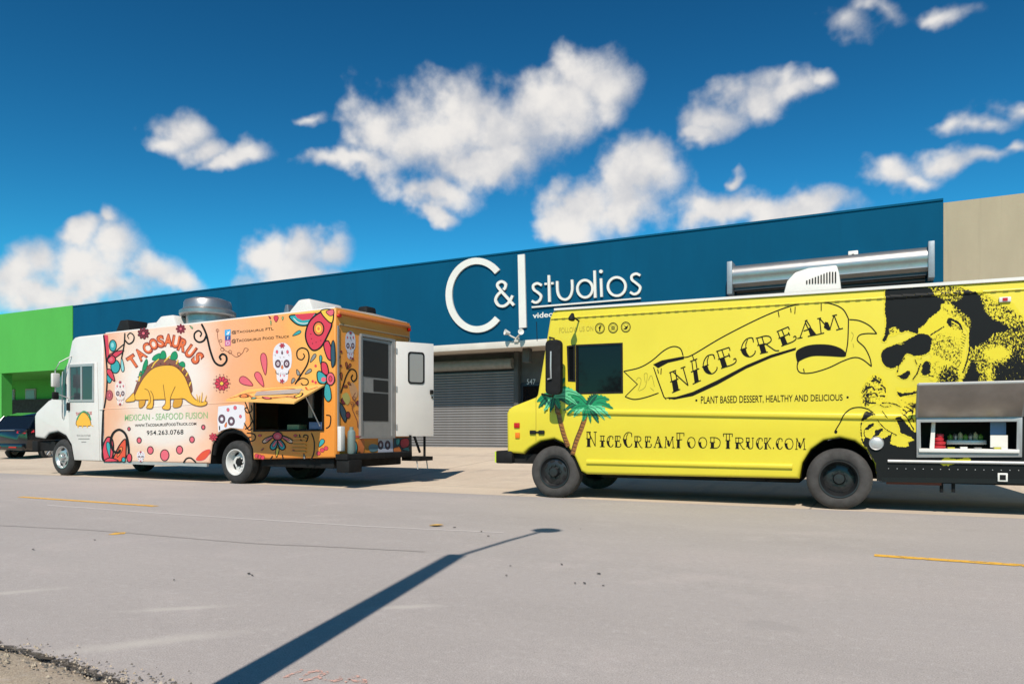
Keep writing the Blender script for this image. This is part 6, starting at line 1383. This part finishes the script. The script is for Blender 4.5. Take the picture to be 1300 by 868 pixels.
for s in (-1, 1):
    mb = MB(); mb.add([(s * .48, -.012, .90), (s * .80, .03, .88), (s * .885, .30, .93), (s * .87, .30, 1.0), (s * .80, .05, .985), (s * .5, .0, .97), (s * .48, .1, .90), (s * .80, .12, .88), (s * .82, .30, .93), (s * .81, .30, 1.0), (s * .76, .12, .985), (s * .5, .1, .97)], [(0, 1, 2, 3, 4, 5), (11, 10, 9, 8, 7, 6)] + [(i, (i + 1) % 6, 6 + (i + 1) % 6, 6 + i) for i in range(6)]); mb.build('tail_light', M_redl, car, smooth_ang=30)
    MB().tube([(s * .74, .45, 1.46), (s * .84, .12, 1.03)], .035).build('pillar', M_cpaint, car, smooth_ang=50); MB().tube([(s * .70, 1.3, 1.54), (s * .86, 1.3, 1.02)], .04).build('pillar', M_cpaint, car, smooth_ang=50); MB().tube([(s * .66, 2.4, 1.42), (s * .82, 3.15, 1.0)], .035).build('pillar', M_cpaint, car, smooth_ang=50)
    MB().box(s * .93 - .08, s * .93 + .08, 2.45, 2.6, 1.0, 1.14).build('mirror', M_cpaint, car, .03)
    for y in (.85, 3.45):
        tw = MB().lathe([(.20, .02), (.30, 0), (.32, .04), (.32, .16), (.30, .2), (.20, .18)], (s * .70, y, .32), (s, 0, 0), 32, 0, True).build('wheel', M_tyre, car, smooth_ang=40)
        mb = MB().lathe([(.205, .17), (.19, .19), (.16, .14), (.05, .15), (.001, .17)], (s * .70, y, .32), (s, 0, 0), 30)
        for k in range(5):
            a = 2 * math.pi * k / 5; mb.box(s * .70 + s * .16, s * .70 + s * .185, y - .02, y + .02, .32, .50) if k == 0 else mb.tube([(s * .875, y, .32), (s * .872, y + .18 * math.sin(a), .32 + .18 * math.cos(a))], .022)
        mb.build('rim', M_chrome, tw, smooth_ang=40)
MB().box(-.78, .78, -.06, .12, .34, .56).build('rear_bumper', M_cpaint, car, .05); MB().tube([(-.40, -.015, .99), (.40, -.015, .99)], .012).build('chrome_strip', M_chrome, car)
MB().box(.2, .55, -.075, -.058, .42, .46).build('reflector', M_redl, car); MB().box(-.55, -.2, -.075, -.058, .42, .46).build('reflector', M_redl, car)

# ------------------------------------------------------------------ street lamp behind the camera, throwing the long shadow across the road
tan = math.tan(SUN_EL)
tp_ = ground_px(578, 705); HP = 5.6
base = Vector((tp_[0], tp_[1], 0)) - SH * (HP / tan)
lamp = empty('street_lamp', (base.x, base.y, .03), 0, 'tall concrete street lamp standing on the sandy verge', 'street lamp')
M_pole = mat('pole_concrete', (.36, .35, .33, 1), .8, noise_amt=.2)
mb = MB(); V = []
for z, w in ((0, .10), (HP - .12, .082), (HP - .03, .07)): V += [(-w, -w, z), (w, -w, z), (w, w, z), (-w, w, z)]
mb.add(V, [(0, 1, 2, 3), (8, 9, 10, 11)] + [(i * 4 + k, i * 4 + (k + 1) % 4, i * 4 + 4 + (k + 1) % 4, i * 4 + 4 + k) for i in range(2) for k in range(4)]); pl_ = mb.build('pole', M_pole, lamp, .01); pl_.rotation_euler = (0, 0, R(15))
hd_ = ground_px(694, 673); hs_ = Vector((hd_[0], hd_[1], 0)); up_ = .55
arm = hs_ - (base + SH * ((HP + up_) / tan)); arm.z = 0
MB().tube([(0, 0, HP - .35), (arm.x * .12, arm.y * .12, HP - .05), (arm.x * .5, arm.y * .5, HP + .3), (arm.x * .95, arm.y * .95, HP + up_)], .026).build('arm', M_alu, lamp, smooth_ang=50)
MB().lathe([(.001, .08), (.06, .07), (.13, .02), (.15, -.02), (.14, -.05), (.001, -.06)], (arm.x, arm.y, HP + up_), (0, 0, 1), 24).build('lamp_head', M_alu, lamp, smooth_ang=40)
MB().box(-.15, .15, -.15, .15, -.06, .05).build('base', M_pole, lamp, .02)

# ------------------------------------------------------------------ litter on the road
M_leaf = mat('dry_leaf', srgb(214, 172, 96), .7, noise_amt=.3, noise_scale=30)
def leaf(u, v, L, name='dry_leaf', label='curled yellow dry leaf lying on the asphalt beyond the lamp shadow', m=M_leaf, rz=.4, cat='leaf', group=None):
    g_ = ground_px(u, v); mb = MB(); V = []; n_ = 9
    for i in range(n_):
        t_ = i / (n_ - 1); w = L * .26 * math.sin(math.pi * min(max(t_, .03), .98)) ** .8; z = .006 + .05 * L * (t_ - .4) ** 2 * 4
        V += [(L * (t_ - .5), -w, z + .25 * w), (L * (t_ - .5), 0, z), (L * (t_ - .5), w, z + .35 * w)]
    V2 = [(a, b, c + .0025) for a, b, c in V]; k = len(V)
    fc = [(i * 3 + q, i * 3 + 3 + q, i * 3 + 4 + q, i * 3 + 1 + q) for i in range(n_ - 1) for q in range(2)]
    mb.add(V + V2, fc + [tuple(a + k for a in f)[::-1] for f in fc]); o = mb.build(name, m, None, smooth_ang=60); o.location = (g_[0], g_[1], .0); o.rotation_euler = (0, 0, rz)
    return tag(o, label, cat, group)
leaf(554, 668, .15)
M_twig = mat('dark_leaf', (.05, .045, .04, 1), .8)
for i, (u, v) in enumerate(((577, 670), (620, 681), (611, 675), (643, 731), (648, 719), (730, 741), (742, 741), (760, 729), (766, 744), (713, 717), (737, 672), (42, 698), (221, 737), (316, 729), (320, 731), (120, 686))):
    leaf(u, v, random.uniform(.02, .04), 'leaf_scrap', 'small dark scrap of leaf on the pale asphalt', M_twig, random.uniform(0, 6), 'leaf scrap', 'dark leaf scraps on the road')

# ------------------------------------------------------------------ street trees across the road behind the camera (they show in the truck's dark windows)
M_bark = mat('bark', (.10, .075, .055, 1), .9, noise_amt=.4, noise_scale=8)
M_fol = mat('foliage', (.055, .10, .035, 1), .6, noise_amt=.45, noise_scale=1.2)
def tree_meshes(seed):
    rg = random.Random(seed); mb = MB(); H = 2.2
    pts = [(0, 0, 0), (rg.uniform(-.1, .1), rg.uniform(-.1, .1), 1.1), (rg.uniform(-.2, .2), rg.uniform(-.2, .2), H)]
    mb.tube(pts, .14, 8); cl_ = []
    for i in range(9):
        a = rg.uniform(0, 6.28); r = rg.uniform(.6, 1.7); z = H + rg.uniform(.4, 2.8); tip = (pts[2][0] + r * math.cos(a), pts[2][1] + r * math.sin(a), z)
        mb.tube([pts[2], ((pts[2][0] + tip[0]) / 2, (pts[2][1] + tip[1]) / 2, (H + z) / 2 + .2), tip], .05, 6); cl_.append(tip)
    fb_ = MB()
    for c in cl_:
        R_ = rg.uniform(.7, 1.15)
        for k in range(150):
            v = Vector((rg.gauss(0, 1), rg.gauss(0, 1), rg.gauss(0, .8))).normalized() * R_ * rg.uniform(.45, 1.05); p = Vector(c) + v
            a = Vector((rg.gauss(0, 1), rg.gauss(0, 1), rg.gauss(0, 1))).normalized(); b = a.orthogonal().normalized(); s = rg.uniform(.07, .14)
            fb_.add([p - a * s, p + b * s * .5, p + a * s, p - b * s * .5], [(0, 1, 2, 3)])
    return mb, fb_
protos = []
for k in range(2):
    a, b = tree_meshes(11 + k); tr = a.build('trunk', M_bark, None, smooth_ang=60); cr_ = b.build('crown', M_fol, None); protos.append((tr, cr_))
for i in range(12):
    x = -34 + 5.2 * i + random.uniform(-.8, .8); e_ = empty('street_tree', (x, -13.5 + random.uniform(-1, 1), -.25), random.uniform(0, 6), 'small leafy tree in the row across the road', 'tree', 'trees in a row across the road'); sc = random.uniform(.95, 1.3); e_.scale = (sc, sc, sc)
    for o in protos[i % 2]:
        c = o if i < 2 else o.copy()
        if i >= 2: col.objects.link(c)
        c.parent = e_

# paint, print and concrete albedos to photographic levels: one common factor for every surface
ALB = 0.785
for m in bpy.data.materials:
    b = m.node_tree.nodes.get('Principled BSDF') if m.use_nodes else None
    if b is None: continue
    s = b.inputs['Base Color']
    if s.is_linked:
        src = s.links[0].from_socket; m.node_tree.links.new(V_(m.node_tree, 'MULTIPLY', src, (ALB, ALB, ALB)), s)
    else:
        c = s.default_value; s.default_value = (c[0] * ALB, c[1] * ALB, c[2] * ALB, 1)
